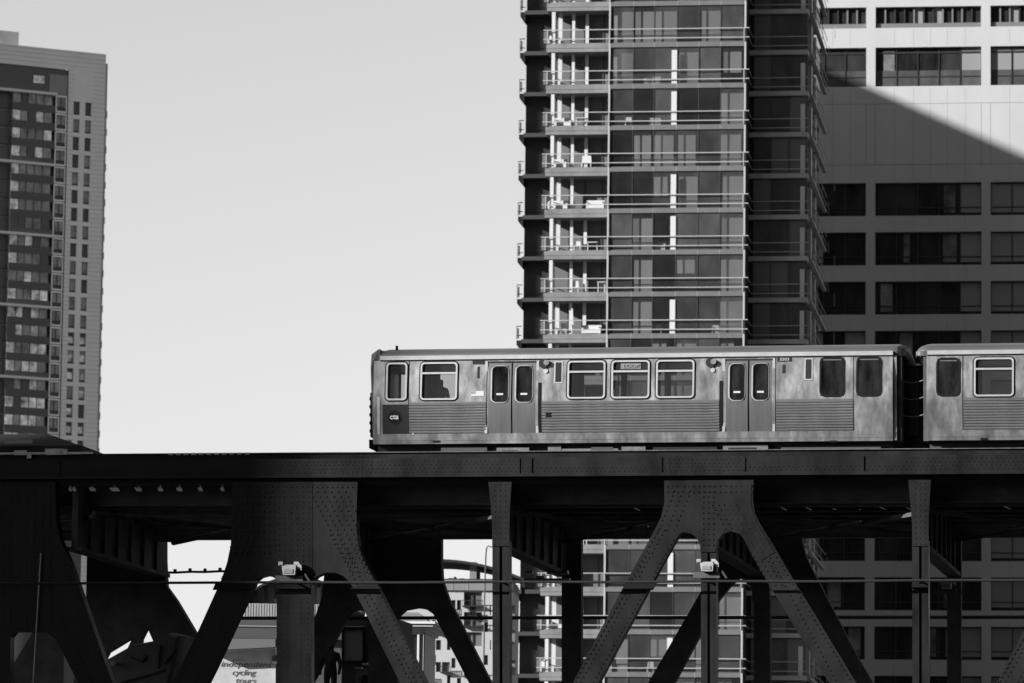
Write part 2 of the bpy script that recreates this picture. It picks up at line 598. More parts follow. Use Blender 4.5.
# ---- rear truss
TR = 9.9
def rpoly(pts):
    return [B.at(x, y, TR) for x, y in pts]
gA2 = [(322, 500), (441, 500), (441, 560), (442, 580), (449, 600), (491, 683), (503, 706), (481, 706), (469, 683), (437, 621), (433, 614), (426, 609), (417, 607.8), (405, 610), (398, 616), (397, 620), (368, 620), (366, 613), (360, 609), (352, 611), (346, 618), (300, 706), (270, 706), (314, 620), (322, 596), (324, 576)]
gB2 = [(717, 500), (802, 500), (802, 541), (806, 556), (811, 567), (855, 652), (873, 683), (885, 706), (862, 706), (850, 683), (799, 600), (790, 586), (782, 578), (774, 577), (769, 583), (769.5, 600), (752, 600), (752, 588), (747, 580), (739, 578), (731, 585), (718.5, 600), (674, 683), (662, 706), (633, 706), (648, 683), (700, 593), (712, 570), (717, 550)]
gC2 = [(x + 392, y - 1) for x, y in gB2]
gZ2 = [(88, 500), (164.6, 500), (164.6, 560), (166, 586), (176, 600), (198, 637), (212, 662), (200, 662), (186, 637), (176, 633), (156, 641), (153, 641), (147, 627), (140, 641), (134.5, 636), (108, 652), (104, 660), (102, 706), (70, 706), (86, 600)]
for pts, lab in ((gA2, None), (gB2, None), (gC2, None), (gZ2, None)):
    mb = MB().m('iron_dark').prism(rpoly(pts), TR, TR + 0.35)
    bridge.part('gusset_plate', mb)
for x0, x1, ya in ((368, 397, 616), (561.5, 581, 500), (753.5, 770, 597), (947, 961, 500), (140, 149, 640)):
    mb = MB().m('iron_dark').prism(rpoly([(x0, ya), (x1, ya), (x1, 706), (x0, 706)]) if x0 > 150 else rpoly([(134, 634), (141, 640), (118, 706), (100, 706)]), TR + 0.02, TR + 0.37)
    bridge.part('vertical_post', mb)
mb = MB().m('iron_dark').prism(rpoly([(33, 631), (62, 620), (60, 706), (-12, 706)]), TR + .02, TR + .3)
bridge.part('diagonal_brace', mb)
zr = B.at(600, 539.5, TR)[1]
mb = MB().m('iron_dark').box(S0 - 2, S1 + 3, TR, TR + 0.42, zc, zt)
bridge.part('top_chord', mb, label='far top chord')
mb = MB().m('iron_dark').box(S0 - 2, S1 + 3, TR - 0.6, TR - 0.45, zr, zc + 0.05)
mb.box(S0 - 2, S1 + 3, TR - 0.7, TR - 0.35, zr - 0.02, zr + 0.03)
bridge.part('side_girder', mb)
mb = MB().m('iron_dark').box(S0 - 2, S1 + 3, TR, TR + 0.45, zb - 0.9, zb)
bridge.part('bottom_chord', mb, label='far bottom chord')

# ---- floor frames, stringers
zf = B.at(570, 577, TR)[1]
for x in (-120, 70, 294, 500.5, 708.3, 920, 1132):
    s = bp(x, 540)[0]
    mb = MB().m('iron_dark').box(s - 0.08, s + 0.08, 0.42, TR, zf + 0.1, zc - 0.08)
    mb.box(s - 0.2, s + 0.2, 0.43, TR - 0.01, zf, zf + 0.1)
    mb.box(s - 0.2, s + 0.2, 0.43, TR - 0.01, zc - 0.08, zc - 0.02)
    for t in (1.5, 2.9, 4.3, 5.7, 7.1, 8.5):
        mb.box(s - 0.16, s + 0.16, t, t + 0.1, zf + 0.1, zc - 0.08)
    bridge.part('floor_beam', mb)
for t in (1.15, 2.15, 3.65, 5.0, 6.35, 7.85, 8.8):
    mb = MB().m('iron_dark').box(S0 - 2, S1 + 3, t - 0.02, t + 0.02, zc - 0.62, zc - 0.08)
    mb.box(S0 - 2, S1 + 3, t - 0.13, t + 0.13, zc - 0.66, zc - 0.62)
    bridge.part('stringer', mb)
for x, w in ((70, .07), (74, .09), (92, .16), (114, .24), (138, .17), (160, .13), (179, .15), (200, .12), (222, .1)):  # pale plates added to imitate light spots under the chord
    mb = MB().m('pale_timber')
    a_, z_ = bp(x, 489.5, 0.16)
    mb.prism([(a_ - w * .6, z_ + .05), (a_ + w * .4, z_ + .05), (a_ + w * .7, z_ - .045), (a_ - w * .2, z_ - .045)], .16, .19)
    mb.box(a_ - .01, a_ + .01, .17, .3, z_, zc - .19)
    bridge.part('light_spot_plate', mb)
# cross bracing under the floor
mb = MB().m('iron_dark')
xs = [bp(x, 540)[0] for x in (-120, 87, 294, 500.5, 708.3, 920, 1132)]
for i in range(6):
    mb.tube((xs[i], 0.6, zc - 0.9), (xs[i + 1], TR - 0.8, zc - 0.9), 0.07)
    mb.tube((xs[i], TR - 0.8, zc - 0.98), (xs[i + 1], 0.6, zc - 0.98), 0.07)
bridge.part('lateral_bracing', mb)

# ---- lower road deck, pavement and parapet
zd = zb - 0.05
mb = MB().m('road').box(S0 - 3, S1 + 4, 0.6, TR - 0.2, zd - 0.35, zd - 0.2)
bridge.part('road_deck', mb)
mb = MB().m('iron_dark')
for t in (-1.9, TR + 1.2):
    mb.box(S0 - 3, S1 + 4, t, t + 1.5, zd - 0.3, zd - 0.05)
bridge.part('footway', mb)

# ---- conduit on the left gusset, cables
mb = MB().m('under_box')
a, b = bp(41, 553, -0.05), bp(34, 683, -0.05)
mb.tube((a[0], -0.05, a[1]), (b[0] - .04, -0.05, b[1] - .5), 0.022)
bridge.part('conduit', mb)
mb = MB().m('cable')
p = [(bp(x, y, -0.35)[0], -0.35, bp(x, y, -0.35)[1]) for x, y in ((-130, 583.5), (60, 583.4), (294, 582.2), (400, 582.7), (500, 581.8), (610, 582.2), (708, 581.2), (815, 581.5), (920, 580.4), (1160, 579.8))]
mb.path(p, 0.035, 8)
mb.tube(p[0], (p[0][0], 0.1, p[0][2]), 0.03)
mb.tube(p[-1], (p[-1][0], 0.1, p[-1][2]), 0.03)
for x in (294, 500.5, 708, 920):
    q = bp(x, 582 - (x - 294) / 500, -0.35)
    mb.tube((q[0], -0.35, q[1]), (q[0], 0.06, q[1]), 0.03)
single('messenger_cable', 'long pale steel cable running along the front of the near truss above the arches', 'cable', B, (0, -0.35, bp(512, 582)[1]), mb)
mb = MB().m('iron_dark')
t = TR + 0.6
p = [(B.at(x, y, t)[0], t, B.at(x, y, t)[1]) for x, y in ((236, 618.5), (240, 618.2), (650, 617.6), (1190, 617))]
mb.path(p, 0.05, 8)
for x in (383, 570, 761, 954):
    q = B.at(x, 617.7, t)
    mb.tube((q[0], t, q[1]), (q[0], TR + 0.3, q[1]), 0.04)
single('utility_pipe', 'thin dark pipe crossing behind the far truss below the bright cable', 'pipe', B, (0, t, p[1][2]), mb)
p = []
for i in range(13):
    x = 100 + i * 15
    q = B.at(x, 573.6 - i * 0.3 + (0.5 if i % 2 else 0), t)
    p.append((q[0], t, q[1]))
mb = MB().m('iron_dark').path(p, 0.035, 6)
for q in p[::1]:
    mb.box(q[0] - .04, q[0] + .04, t - .04, t + .04, q[2], q[2] + 0.1)
q0 = p[0]
mb.tube(q0, (q0[0], TR + 0.3, q0[2]), 0.03)
mb.tube(p[-1], (p[-1][0], TR + 0.3, p[-1][2]), 0.03)
single('clipped_wire', 'short dark wire with small clips across the pale opening at left', 'wire', B, (p[5][0], t, p[5][2]), mb)

# ---- floodlights
def flood(x, y, t, sc, label):
    s, z = B.at(x, y, t)
    th = Thing('floodlight', label, 'lamp', B, (s, t, z), 'white floodlights fixed to the truss posts')
    w = 0.15 * sc
    mb = MB().m('lamp_white')
    mb.prism([(s - w, z - 0.24 * sc), (s + w * 1.15, z - 0.24 * sc), (s + w * 1.3, z), (s - w * 1.25, z)], t - 0.28, t - 0.05)
    th.part('housing', mb)
    mb = MB().m('off_glass2').box(s - w * .8, s + w * .8, t - 0.3, t - 0.28, z - 0.2 * sc, z - 0.09 * sc)
    th.part('lens', mb)
    mb = MB().m('lamp_white')
    mb.box(s - 0.30 * sc, s - 0.18 * sc, t - 0.2, t - 0.08, z + 0.03 * sc, z + 0.11 * sc)
    mb.box(s + 0.12 * sc, s + 0.24 * sc, t - 0.2, t - 0.08, z + 0.03 * sc, z + 0.11 * sc)
    mb.prism([(s + .24 * sc, z + .1 * sc), (s + .33 * sc, z + .0), (s + .33 * sc, z - .12 * sc), (s + .2 * sc, z - .03 * sc)], t - 0.2, t - 0.1)
    mb.box(s - 0.3 * sc, s + 0.2 * sc, t - 0.16, t - 0.12, z + 0.01 * sc, z + 0.035 * sc)
    th.part('bracket', mb)
    mb = MB().m('iron_dark').box(s - 0.4 * sc, s + 0.35 * sc, t - 0.12, t, z - 0.42 * sc, z - 0.25 * sc)
    mb.tube((s + .4 * sc, t - .1, z - .2 * sc), (s + .55 * sc, t - .1, z - .42 * sc), 0.03)
    th.part('mounting', mb)


flood(291, 566.5, -0.02, 1.0, 'white floodlight on the post under the largest riveted plate')
flood(708, 563.5, 0.0, 0.92, 'white floodlight on the post between the two arched openings below the train')
flood(946.5, 582.5, TR - 1.0, 0.8, 'small pale floodlight low beside the plain post at far right')
# small box lights deep in the bridge
mb = MB().m('under_box')
s, z = B.at(557, 572, 8.4)
for dx, dz in ((-.6, -.15), (-.9, 0), (-.3, .0), (0.1, 0)):
    mb.box(s + dx, s + dx + .2, 8.4, 8.6, z + dz - .05, z + dz + .05)
mb.box(s - .95, s + .35, 8.45, 8.6, z - .3, z - .17)
single('junction_boxes', 'row of small grey junction boxes beneath the deck, right of the plain centre post', 'junction box', B, (s, 8.4, z), mb)

# ================================================================== TRACK
ztie = zc + 0.16
for tc, lab in ((2.9, 'near railway track with timber ties under the silver train'), (7.1, 'far railway track with timber ties behind the silver train')):
    tr = Thing('railway_track', lab, 'railway track', B, (0, tc, ztie), 'two parallel tracks on the bridge')
    n = 62
    for i in range(n):
        s = S0 - 2 + (S1 - S0 + 5) * (i + 0.5) / n
        mb = MB().m('timber').box(s - 0.11, s + 0.11, tc - 1.35, tc + 1.35, ztie - 0.2, ztie)
        tr.part('tie', mb)
    for dt in (-0.72, 0.72):
        prof = [(-.07, 0), (.07, 0), (.07, .02), (.012, .03), (.012, .1), (.035, .11), (.035, .15), (-.035, .15), (-.035, .11), (-.012, .1), (-.012, .03), (-.07, .02)]
        mb = MB().m('rail').extr_s([(tc + dt + a, ztie + b) for a, b in prof], S0 - 2, S1 + 3)
        tr.part('rail', mb)

# ================================================================== TRAIN
TF = 1.5                                 # t of the near car side
TW = 2.75
def tp(x, y, t=TF):
    return B.at(x, y, t)
zsk = tp(640, 442.0)[1]                  # bottom of the side sill
zsill = tp(640, 432.0)[1]                # top of the smooth sill
zrib = tp(640, 401.5)[1]                 # top of the fluted band
zwall = tp(640, 358.0)[1]
zgut0 = tp(640, 357.6)[1]
zgut1 = tp(640, 353.4)[1]
zroof = tp(640, 344.2)[1]
ZW0, ZW1 = tp(640, 398.3)[1], tp(640, 360.0)[1]
ZS = [zsk + .06 * i for i in range(1, 45)]
def X(x, y=380):
    return tp(x, y)[0]


def barrel(v):
    """tumblehome of the car body: near side leans in above and below the belt line"""
    s, t, z = v
    w = max(0.0, min(1.0, (TF + TW / 2 - t) / 1.2))
    if z > zrib:
        d = 0.055 * (min(z - zrib, 1.15) / 1.1) ** 1.6
    else:
        d = 0.14 * (min(zrib - z, 1.2) / 1.1) ** 1.35
    return (s, t + d * w, z)


def win_split(th, a, b, sign=False, side=TF, d=-1, z0=None, z1=None, transom=True):
    """window with bright frame: rubber gasket, frame, glass"""
    z0 = ZW0 if z0 is None else z0
    z1 = ZW1 if z1 is None else z1
    zt_ = z1 - (z1 - z0) * 0.29
    f = MB().m('rubber')
    f.ring(rrect(a - .035, b + .035, z0 - .035, z1 + .035, .14), rrect(a, b, z0, z1, .1), side + d * .012, side + .03)
    w = th.part('window', f)
    f = MB().m('steel_bright')
    f.ring(rrect(a, b, z0, z1, .1), rrect(a + .045, b - .045, z0 + .045, z1 - .045, .07), side + d * .035, side + .03)
    if transom:
        f.box(a + .04, b - .04, side + d * .03, side + .01, zt_ - .025, zt_ + .025)
    th.part('frame', f, parent=w)
    g = MB().m('train_glass')
    g.quad([(a + .02, side + .012, z0 + .02), (b - .02, side + .012, z0 + .02), (b - .02, side + .012, z1 - .02), (a + .02, side + .012, z1 - .02)])
    th.part('pane', g, parent=w)
    if sign:
        g = MB().m('train_dark').box(a + .03, b - .03, side + .02, side + .04, zt_, z1 - .03)
        th.part('sign_box', g, parent=w)
        g = MB().m('grey_wall').box((a + b) / 2 - .27, (a + b) / 2 + .27, side - .0, side + .009, zt_ + .06, z1 - .08)
        sgn = th.part('destination_sign', g, parent=w)
        text_mesh('sign_lettering', 'LOOP', .14, 'joint', B, th.o, (a + b) / 2, side + .02, (zt_ + z1) / 2 - .01, w, bold=.0, sx=1.15)
    return w


def win_dark(th, a, b, z0, z1, open_=False):
    f = MB().m('rubber')
    f.ring(rrect(a, b, z0, z1, .16), rrect(a + .05, b - .05, z0 + .05, z1 - .05, .12), TF - .014, TF + .03)
    w = th.part('window', f)
    g = MB().m('train_glass' if open_ else 'dark_glass')
    g.quad([(a + .03, TF - .005, z0 + .03), (b - .03, TF - .005, z0 + .03), (b - .03, TF - .005, z1 - .03), (a + .03, TF - .005, z1 - .03)])
    th.part('pane', g, parent=w)
    g = MB().m('steel_door').box(a + .1, b - .1, TF - .012, TF - .006, z1 - .1, z1 - .07)
    th.part('top_strip', g, parent=w)
    return w


def door_pair(th, a, c, b, side=TF):
    """two leaves a..c and c..b"""
    zd0, zd1 = zsill + .0, tp(640, 361.5)[1]
    f = MB().m('rubber').box(a - .03, b + .03, side + .05, side + .09, zd0 - .02, zd1 + .04)
    f.m('steel_bright')
    f.box(a - .1, a - .03, side - .03, side + .02, zd0, zd1 + .06)
    f.box(b + .03, b + .09, side - .025, side + .02, zd0, zd1 + .06)
    f.m('train_dark').box(a - .03, b + .03, side - .02, side + .02, zd1 + .01, zd1 + .05)
    fr = th.part('door_frame', f)
    for l0, l1 in ((a, c - .02), (c + .02, b)):
        wa, wb = l0 + .09 , l1 - .08
        z0, z1 = tp(640, 401)[1], tp(640, 364.5)[1]
        mb = MB().m('steel_door')
        mb.wall(l0, l1, zd0, zd1, [(wa + .02, wb - .02, z0 + .02, z1 - .02)], side - .004, .03, ZS)
        mb.box(l0, l1, side - .002, side + .01, zd0, zd0 + .004)
        d = th.part('door', mb)
        mb = MB().m('steel_bright').ring(rrect(wa - .03, wb + .015, z0 - .02, z1 + .015, .15), rrect(wa + .01, wb - .01, z0 + .01, z1 - .01, .12), side - .022, side)
        mb.m('rubber').ring(rrect(wa + .005, wb + .0, z0 + .0, z1 + .0, .12), rrect(wa + .035, wb - .035, z0 + .035, z1 - .035, .1), side - .026, side)
        w = th.part('door_window', mb, parent=d)
        g = MB().m('dark_glass').quad  # opaque-looking tinted door glass
        gm = MB().m('dark_glass')
        gm.quad([(wa, side - .01, z0), (wb, side - .01, z0), (wb, side - .01, z1), (wa, side - .01, z1)])
        th.part('pane', gm, parent=d)
        gm = MB().m('white').box((wa + wb) / 2 - .09, (wa + wb) / 2 + .09, side - .018, side - .011, z0 + .19, z0 + .24)
        th.part('sticker', gm, parent=d)


def side_sheet(th, a, b, holes, ribs, side=TF):
    mb = MB().m('steel')
    mb.wall(a, b, zsill, zwall, holes, side, .06, ZS)
    # sill
    mb.m('steel').box(a, b, side - .02, side + .04, zsk + .09, zsill)
    mb.m('steel').box(a, b, side - .012, side + .04, zsk, zsk + .09)
    o = th.part('side_panel', mb)
    mb = MB().m('steel_rib')
    n = 11
    for r0, r1 in ribs:
        hgt = (zrib - zsill) / n
        for i in range(n):
            z = zsill + i * hgt
            prof = [(side + .005, z), (side - .006, z + hgt * .08), (side - .022, z + hgt * .32), (side - .022, z + hgt * .62), (side - .006, z + hgt * .88), (side + .005, z + hgt * .9)]
            mb.extr_s(prof, r0, r1)
        mb.box(r0, r1, side - .006, side, zrib, zrib + .03)
    if ribs:
        th.part('fluted_panel', mb, smooth=False)
    return o


def roof_profile():
    w = TW
    pts = []
    cz = zgut1
    h = zroof - zgut1
    H2 = 0.36
    # near curve: elliptical shoulder then shallow crown
    for i in range(0, 9):
        a = math.radians(90 * i / 8)
        pts.append((TF + .02 + 0.55 * (1 - math.cos(a)), cz + (h * 0.86) * math.sin(a)))
    pts.append((TF + w / 2, zroof + 0.10))
    for i in range(8, -1, -1):
        a = math.radians(90 * i / 8)
        pts.append((TF + w - .02 - 0.55 * (1 - math.cos(a)), cz + (h * 0.86) * math.sin(a)))
    pts.append((TF + w - .05, zwall))
    pts.append((TF + .05, zwall))
    return pts


def shell(th, a, b, farholes):
    mb = MB().m('steel_roof').extr_s(roof_profile(), a, b)
    mb.m('steel_roof').box(a + .01, b - .01, TF + .0, TF + .06, zwall - .002, zgut0)
    roof = th.part('roof', mb)
    mb = MB().m('steel_bright').box(a + .02, b - .02, TF - .045, TF + .03, zgut0 + .004, zgut1)
    mb.m('rubber').box(a + .02, b - .02, TF - .02, TF - .001, zwall - .01, zgut0 + .003)
    th.part('gutter', mb)
    mb = MB().m('seat').box(a + .05, b - .05, TF + .06, TF + TW - .06, zsk + .05, zsk + .25)
    for q in range(14):
        s = a + .9 + q * (b - a - 1.4) / 14
        mb.box(s, s + .42, TF + .2, TF + 1.05, zsk + .25, zsk + .62)
        mb.box(s, s + .08, TF + .2, TF + 1.05, zsk + .62, zsk + 1.05)
        mb.box(s, s + .42, TF + 1.75, TF + 2.6, zsk + .25, zsk + .62)
        mb.box(s, s + .08, TF + 1.75, TF + 2.6, zsk + .62, zsk + 1.05)
    mb.m('rail_grey')
    for q in range(9):
        s = a + 1.1 + q * (b - a - 2) / 9
        mb.tube((s, TF + .9, zsk + .25), (s, TF + .9, zwall), .02)
    th.part('interior', mb)
    # far side with windows, ends
    mb = MB().m('seat').wall(a, b, zsk, zwall, farholes, TF + TW - .06, .05)
    th.part('far_side', mb)
    return roof


def rf(th):
    # underfloor gear, bogies
    pass


def wheelset(th, s):
    mb = MB().m('black')
    for dt in (TF + 0.55, TF + 2.1):
        mb.tube((s - 1.0, dt - .05, ztie + .5), (s - 1.0, dt + .06, ztie + .5), .34, 16)
        mb.tube((s + 1.0, dt - .05, ztie + .5), (s + 1.0, dt + .06, ztie + .5), .34, 16)
    mb.box(s - 1.4, s + 1.4, TF + .42, TF + .56, ztie + .45, ztie + .62)
    mb.box(s - 1.4, s + 1.4, TF + 2.2, TF + 2.34, ztie + .45, ztie + .62)
    mb.box(s - .2, s + .2, TF + .5, TF + 2.2, ztie + .5, ztie + .75)
    th.part('bogie', mb)


def vent(th, a, b, z0, z1, border=True):
    mb = MB().m('steel_bright').ring([(a, z0), (b, z0), (b, z1), (a, z1)], [(a + .03, z0 + .03), (b - .03, z0 + .03), (b - .03, z1 - .03), (a + .03, z1 - .03)], TF - .012, TF)
    mb.m('train_dark').wall(a + .03, b - .03, z0 + .03, z1 - .03, [], TF - .006, .0, ZS)
    th.part('vent', mb)


def speaker(th, x, y):
    s, z = tp(x, y)
    mb = MB().m('train_dark').tube((s - .04, TF, z), (s - .04, TF - .05, z), .13, 16)
    mb.m('steel').tube((s + .04, TF - .04, z + .02), (s + .04, TF - .10, z + .02), .075, 14)
    mb.m('steel_bright').tube((s + .02, TF, z - .2), (s + .02, TF - .03, z - .2), .06, 12)
    th.part('marker_light', mb)


# ---------------- car 1
c0, c1 = X(373.5), X(892.5)
car = Thing('train_car', 'silver fluted train car with a round emblem at its left end, complete in view', 'train car', B, ((c0 + c1) / 2, TF + TW / 2, ztie + .15), 'coupled silver elevated train cars')
car.warp = barrel
wins = [(X(386), X(407)), (X(420.3), X(457.3)), (X(567.3), X(605.2)), (X(611.3), X(649.5)), (X(656), X(694.2))]
d1 = (X(488.5), X(511.9), X(535.2))
d2 = (X(726), X(748.5), X(771.5))
holes = [(a + .02, b - .02, ZW0 + .02, ZW1 - .02) for a, b in wins]
rear_w = [(X(819.3), X(845)), (X(856), X(882))]
zq0, zq1 = tp(850, 396.8)[1], tp(850, 356.2)[1]
doorh = [(d1[0], d1[2], zsill, tp(640, 361.5)[1]), (d2[0], d2[2], zsill, tp(640, 361.5)[1])]
ribs = [(X(409.5), X(486.2)), (X(542), X(719)), (X(776), X(853))]
allh = holes + [(a + .03, b - .03, zq0 + .03, zq1 - .03) for a, b in rear_w] + doorh
side_sheet(car, c0, c1, allh, ribs)
far = [(X(380.5), X(386.5), ZW0, ZW1)] + [(a, b, ZW0, ZW1) for a, b in wins[1:]] + [(d1[0] + .1, d1[1] - .08, ZW0, ZW1), (d2[0] + .1, d2[1] - .08, ZW0, ZW1)]
shell(car, X(378.8), X(893.5), [(a, b, c, d) for a, b, c, d in far])
# cab end section: left nose
zn = tp(380, 349.5)[1]
mb = MB().m('steel_roof')
nose = [(X(372.8), zsk + .02), (X(379), zsk + .02), (X(379), zn + .02), (X(377), zn + .01), (X(370.5), zn - .12), (X(370), zn - .5)]
mb.prism(nose, TF + .02, TF + TW - .02)
mb.m('steel_bright').wall(X(377.6), X(380.2), tp(380, 436)[1], tp(380, 397)[1], [], TF - .01, .0, ZS)
mb.m('train_dark').wall(X(383), X(409), tp(640, 432)[1], tp(640, 402.5)[1], [], TF - .008, .0, ZS)
cabp = car.part('cab_end', mb)
mb = MB().m('rubber')
mb.box(X(366.8), X(372.5), TF + .3, TF + TW - .3, tp(370, 446.5)[1], tp(370, 438)[1])
mb.box(X(369.2), X(371), TF + .15, TF + .5, tp(370, 436)[1], tp(370, 392)[1])
for i in range(5):
    zz = tp(370, 398 + i * 8)[1]
    mb.box(X(368.5), X(369.6), TF + .15, TF + .4, zz - .04, zz + .04)
car.part('coupler', mb)
mb = MB().m('rubber').box(X(370.4), X(372.2), TF + .5, TF + 1.1, zrib + .1, zwall - .1)
mb.m('rubber').box(X(388), X(389.6), TF + .9, TF + 1.05, zroof + .0, zroof + .15)
car.part('end_door', mb)
a, b = wins[0]
win_split(car, a, b, transom=False)
for i, (a, b) in enumerate(wins[1:]):
    win_split(car, a, b, sign=(i == 2))
for a, b in rear_w:
    win_dark(car, a, b, zq0, zq1)
door_pair(car, *d1)
door_pair(car, *d2)
for xa, xb in ((538.2, 541.4), (719.4, 722.9)):
    mb = MB().m('rubber').wall(X(xa), X(xb), tp(640, 431.5)[1], tp(640, 381.5)[1], [], TF - .012, .0, ZS)
    car.part('handrail_recess', mb)
vent(car, X(554), X(562.5), tp(640, 382.4)[1], tp(640, 360.2)[1])
vent(car, X(804.3), X(812.6), tp(808, 380)[1], tp(808, 358)[1])
speaker(car, 545, 363.5)
speaker(car, 712, 362.5)
# emblem
es, ez = tp(394.3, 417.3)
mb = MB().m('rubber').tube((es, TF, ez), (es, TF - .02, ez), .175, 28)
mb.m('train_dark').ring([(es + .2 * math.cos(i * .2244), ez + .2 * math.sin(i * .2244)) for i in range(28)], [(es + .178 * math.cos(i * .2244), ez + .178 * math.sin(i * .2244)) for i in range(28)], TF - .018, TF)
mb.m('steel')
emb = car.part('emblem', mb, label='round dark emblem with pale letters cta')
text_mesh('lettering', 'cta', .2, 'white', B, car.o, es, barrel((0, TF, ez + .08))[1] - .035, ez + .01, emb, bold=.004)
# plates
mb = MB().m('train_dark').box(X(777), X(791.3), TF - .012, TF, tp(784, 361.3)[1], tp(784, 357.2)[1])
pl = car.part('number_plate', mb)
text_mesh('plate_number', '3303', .1, 'steel_bright', B, car.o, X(784.2), TF - .016 + .05, tp(784, 359.2)[1], pl, sx=1.3, bold=.003)
mb = MB().m('train_dark').box(X(472), X(485), TF - .012, TF, tp(478, 364)[1], tp(478, 359.5)[1])
mb.box(X(477), X(479), TF - .012, TF, tp(478, 378)[1], tp(478, 366.5)[1])
mb.box(X(782.2), X(785), TF - .012, TF, tp(784, 373)[1], tp(784, 364.5)[1])
car.part('small_fitting', mb)
mb = MB().m('white').box(X(476), X(484), TF - .008, TF, tp(478, 396)[1], tp(478, 391)[1])
mb.box(X(471.5), X(476), TF - .008, TF, tp(478, 396)[1], tp(478, 394)[1])
car.part('sticker', mb)
mb = MB().m('rubber')
for x in (436.5, 833):
    mb.box(X(x - 3.6), X(x + 3.6), TF - .026, TF - .02, tp(x, 442)[1], tp(x, 440)[1])
mb.box(X(546), X(551), TF - .03, TF - .02, tp(x, 415)[1], tp(x, 410)[1])
car.part('step_slot', mb)
mb = MB().m('rubber')
for x in (853.3, 408.7, 486.8, 775.3):
    mb.wall(X(x - .3), X(x + .3), zsill, zwall, [], TF - .005, .0, ZS)
mb.m('steel_bright').box(X(412.5), X(414.2), TF - .03, TF, zsill - .03, zsill + .03)
car.part('panel_seam', mb)
# right end cap, rounded with dark recess, its rings coloured dark as painted shade
mb = MB().m('steel')
prof = roof_profile()
e0 = X(892.5)
mb.extr_s([(TF + .0, zsk), (TF + .0, zwall + .02), (TF + .12, zwall + .02), (TF + .12, zsk)], e0 - .02, e0)
mb.m('steel_roof')
rings = []
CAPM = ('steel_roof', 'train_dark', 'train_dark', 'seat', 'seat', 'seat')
for i in range(6):
    f_ = i / 5.0
    ds = 0.37 * math.sin(math.radians(90 * f_))
    dz = 0.22 * (1 - math.cos(math.radians(90 * f_)))
    rings.append([(e0 + ds, TF + TW / 2 + (t - TF - TW / 2) * (1 - .10 * f_ * f_), z - dz * (1 if z > zgut1 else 0)) for t, z in prof])
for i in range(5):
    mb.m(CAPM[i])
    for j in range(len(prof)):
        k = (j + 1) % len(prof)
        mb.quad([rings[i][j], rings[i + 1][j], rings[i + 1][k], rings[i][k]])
mb.quad([rings[5][j] for j in range(len(prof))])
mb.m('iron_dark').box(e0 - .05, e0 + .22, TF + .1, TF + TW - .1, zsk, zgut0)
mb.m('steel').box(e0, e0 + .1, TF + .02, TF + .1, zsk + .02, zwall)
car.part('rear_end', mb)
# underfloor equipment
for xa, xb, y0, y1, mt in ((495.5, 528, 446.6, 453, 'under_box'), (547, 560, 444, 453, 'under_box'), (560, 617, 447.5, 449, 'under_box'), (620.5, 644.5, 445, 453, 'under_box'), (722, 767, 443.7, 450, 'under_box'), (652, 716, 446, 449, 'train_dark'), (440, 486, 445, 452, 'black'), (590, 612, 446, 453, 'black'), (780, 880, 446, 449, 'black')):
    s0_, s1_ = X(xa), X(xb)
    z1_, z0_ = tp((xa + xb) / 2, y0)[1], tp((xa + xb) / 2, y1)[1]
    mb = MB().m(mt).box(s0_, s1_, TF + .12, TF + .6, z0_ - .15, z1_)
    if mt == 'under_box' and xb - xa > 30 and y1 - y0 > 5:
        mb.m('train_dark').box(s0_ + .14, s1_ - .3, TF + .11, TF + .12, z0_ - .1, z1_ - .07)
    car.part('equipment_box', mb)
mb = MB().m('black').box(X(376), X(892), TF + .3, TF + TW - .3, zsk - .28, zsk + .04)
mb.box(X(376), X(892), TF + .06, TF + TW - .06, zsk, zsk + .05)
car.part('underframe', mb)
wheelset(car, c0 + 2.4)
wheelset(car, c1 - 2.4)
mb = MB().m('white').box(X(372.5), X(381), TF + .3, TF + .5, tp(375, 452.2)[1], tp(375, 450)[1])
car.part('track_brake', mb)

# ---------------- car 2
c2, c3 = X(926.5), X(926.5) + (c1 - c0)
car2 = Thing('train_car', 'second silver train car coupled behind, cut off by the right edge of the picture', 'train car', B, ((c2 + c3) / 2, TF + TW / 2, ztie + .15), 'coupled silver elevated train cars')
car2.warp = barrel
w2 = [(X(973.8), X(1013.8)), (X(1101), X(1140)), (X(1146), X(1185))]
d3 = (X(1042), X(1065), X(1088))
zz0, zz1 = tp(948, 396.5)[1], tp(948, 357.3)[1]
side_sheet(car2, c2, c3, [(a + .02, b - .02, ZW0 + .02, ZW1 - .02) for a, b in w2] + [(X(936) + .03, X(960.5) - .03, zz0 + .03, zz1 - .03), (d3[0], d3[2], zsill, tp(640, 361.5)[1])], [(X(963.5), X(1040)), (X(1094), X(1270))])
shell(car2, c2, c3, [(a, b, ZW0, ZW1) for a, b in w2])
zz0, zz1 = tp(948, 396.5)[1], tp(948, 357.3)[1]
win_dark(car2, X(936), X(960.5), zz0, zz1)
for a, b in w2:
    win_split(car2, a, b, z0=tp(994, 396.4)[1], z1=tp(994, 357.4)[1])
door_pair(car2, *d3)
mb = MB().m('steel')
e0 = c2
mb.m('steel_roof')
for sgn in (-1,):
    rings = []
    for i in range(6):
        f_ = i / 5.0
        ds = 0.3 * math.sin(math.radians(90 * f_))
        dz = 0.22 * (1 - math.cos(math.radians(90 * f_)))
        rings.append([(e0 - ds, TF + TW / 2 + (t - TF - TW / 2) * (1 - .10 * f_ * f_), z - dz * (1 if z > zgut1 else 0)) for t, z in prof])
    for i in range(5):
        for j in range(len(prof)):
            k = (j + 1) % len(prof)
            mb.quad([rings[i][k], rings[i + 1][k], rings[i + 1][j], rings[i][j]])
    mb.quad([rings[5][j] for j in range(len(prof) - 1, -1, -1)])
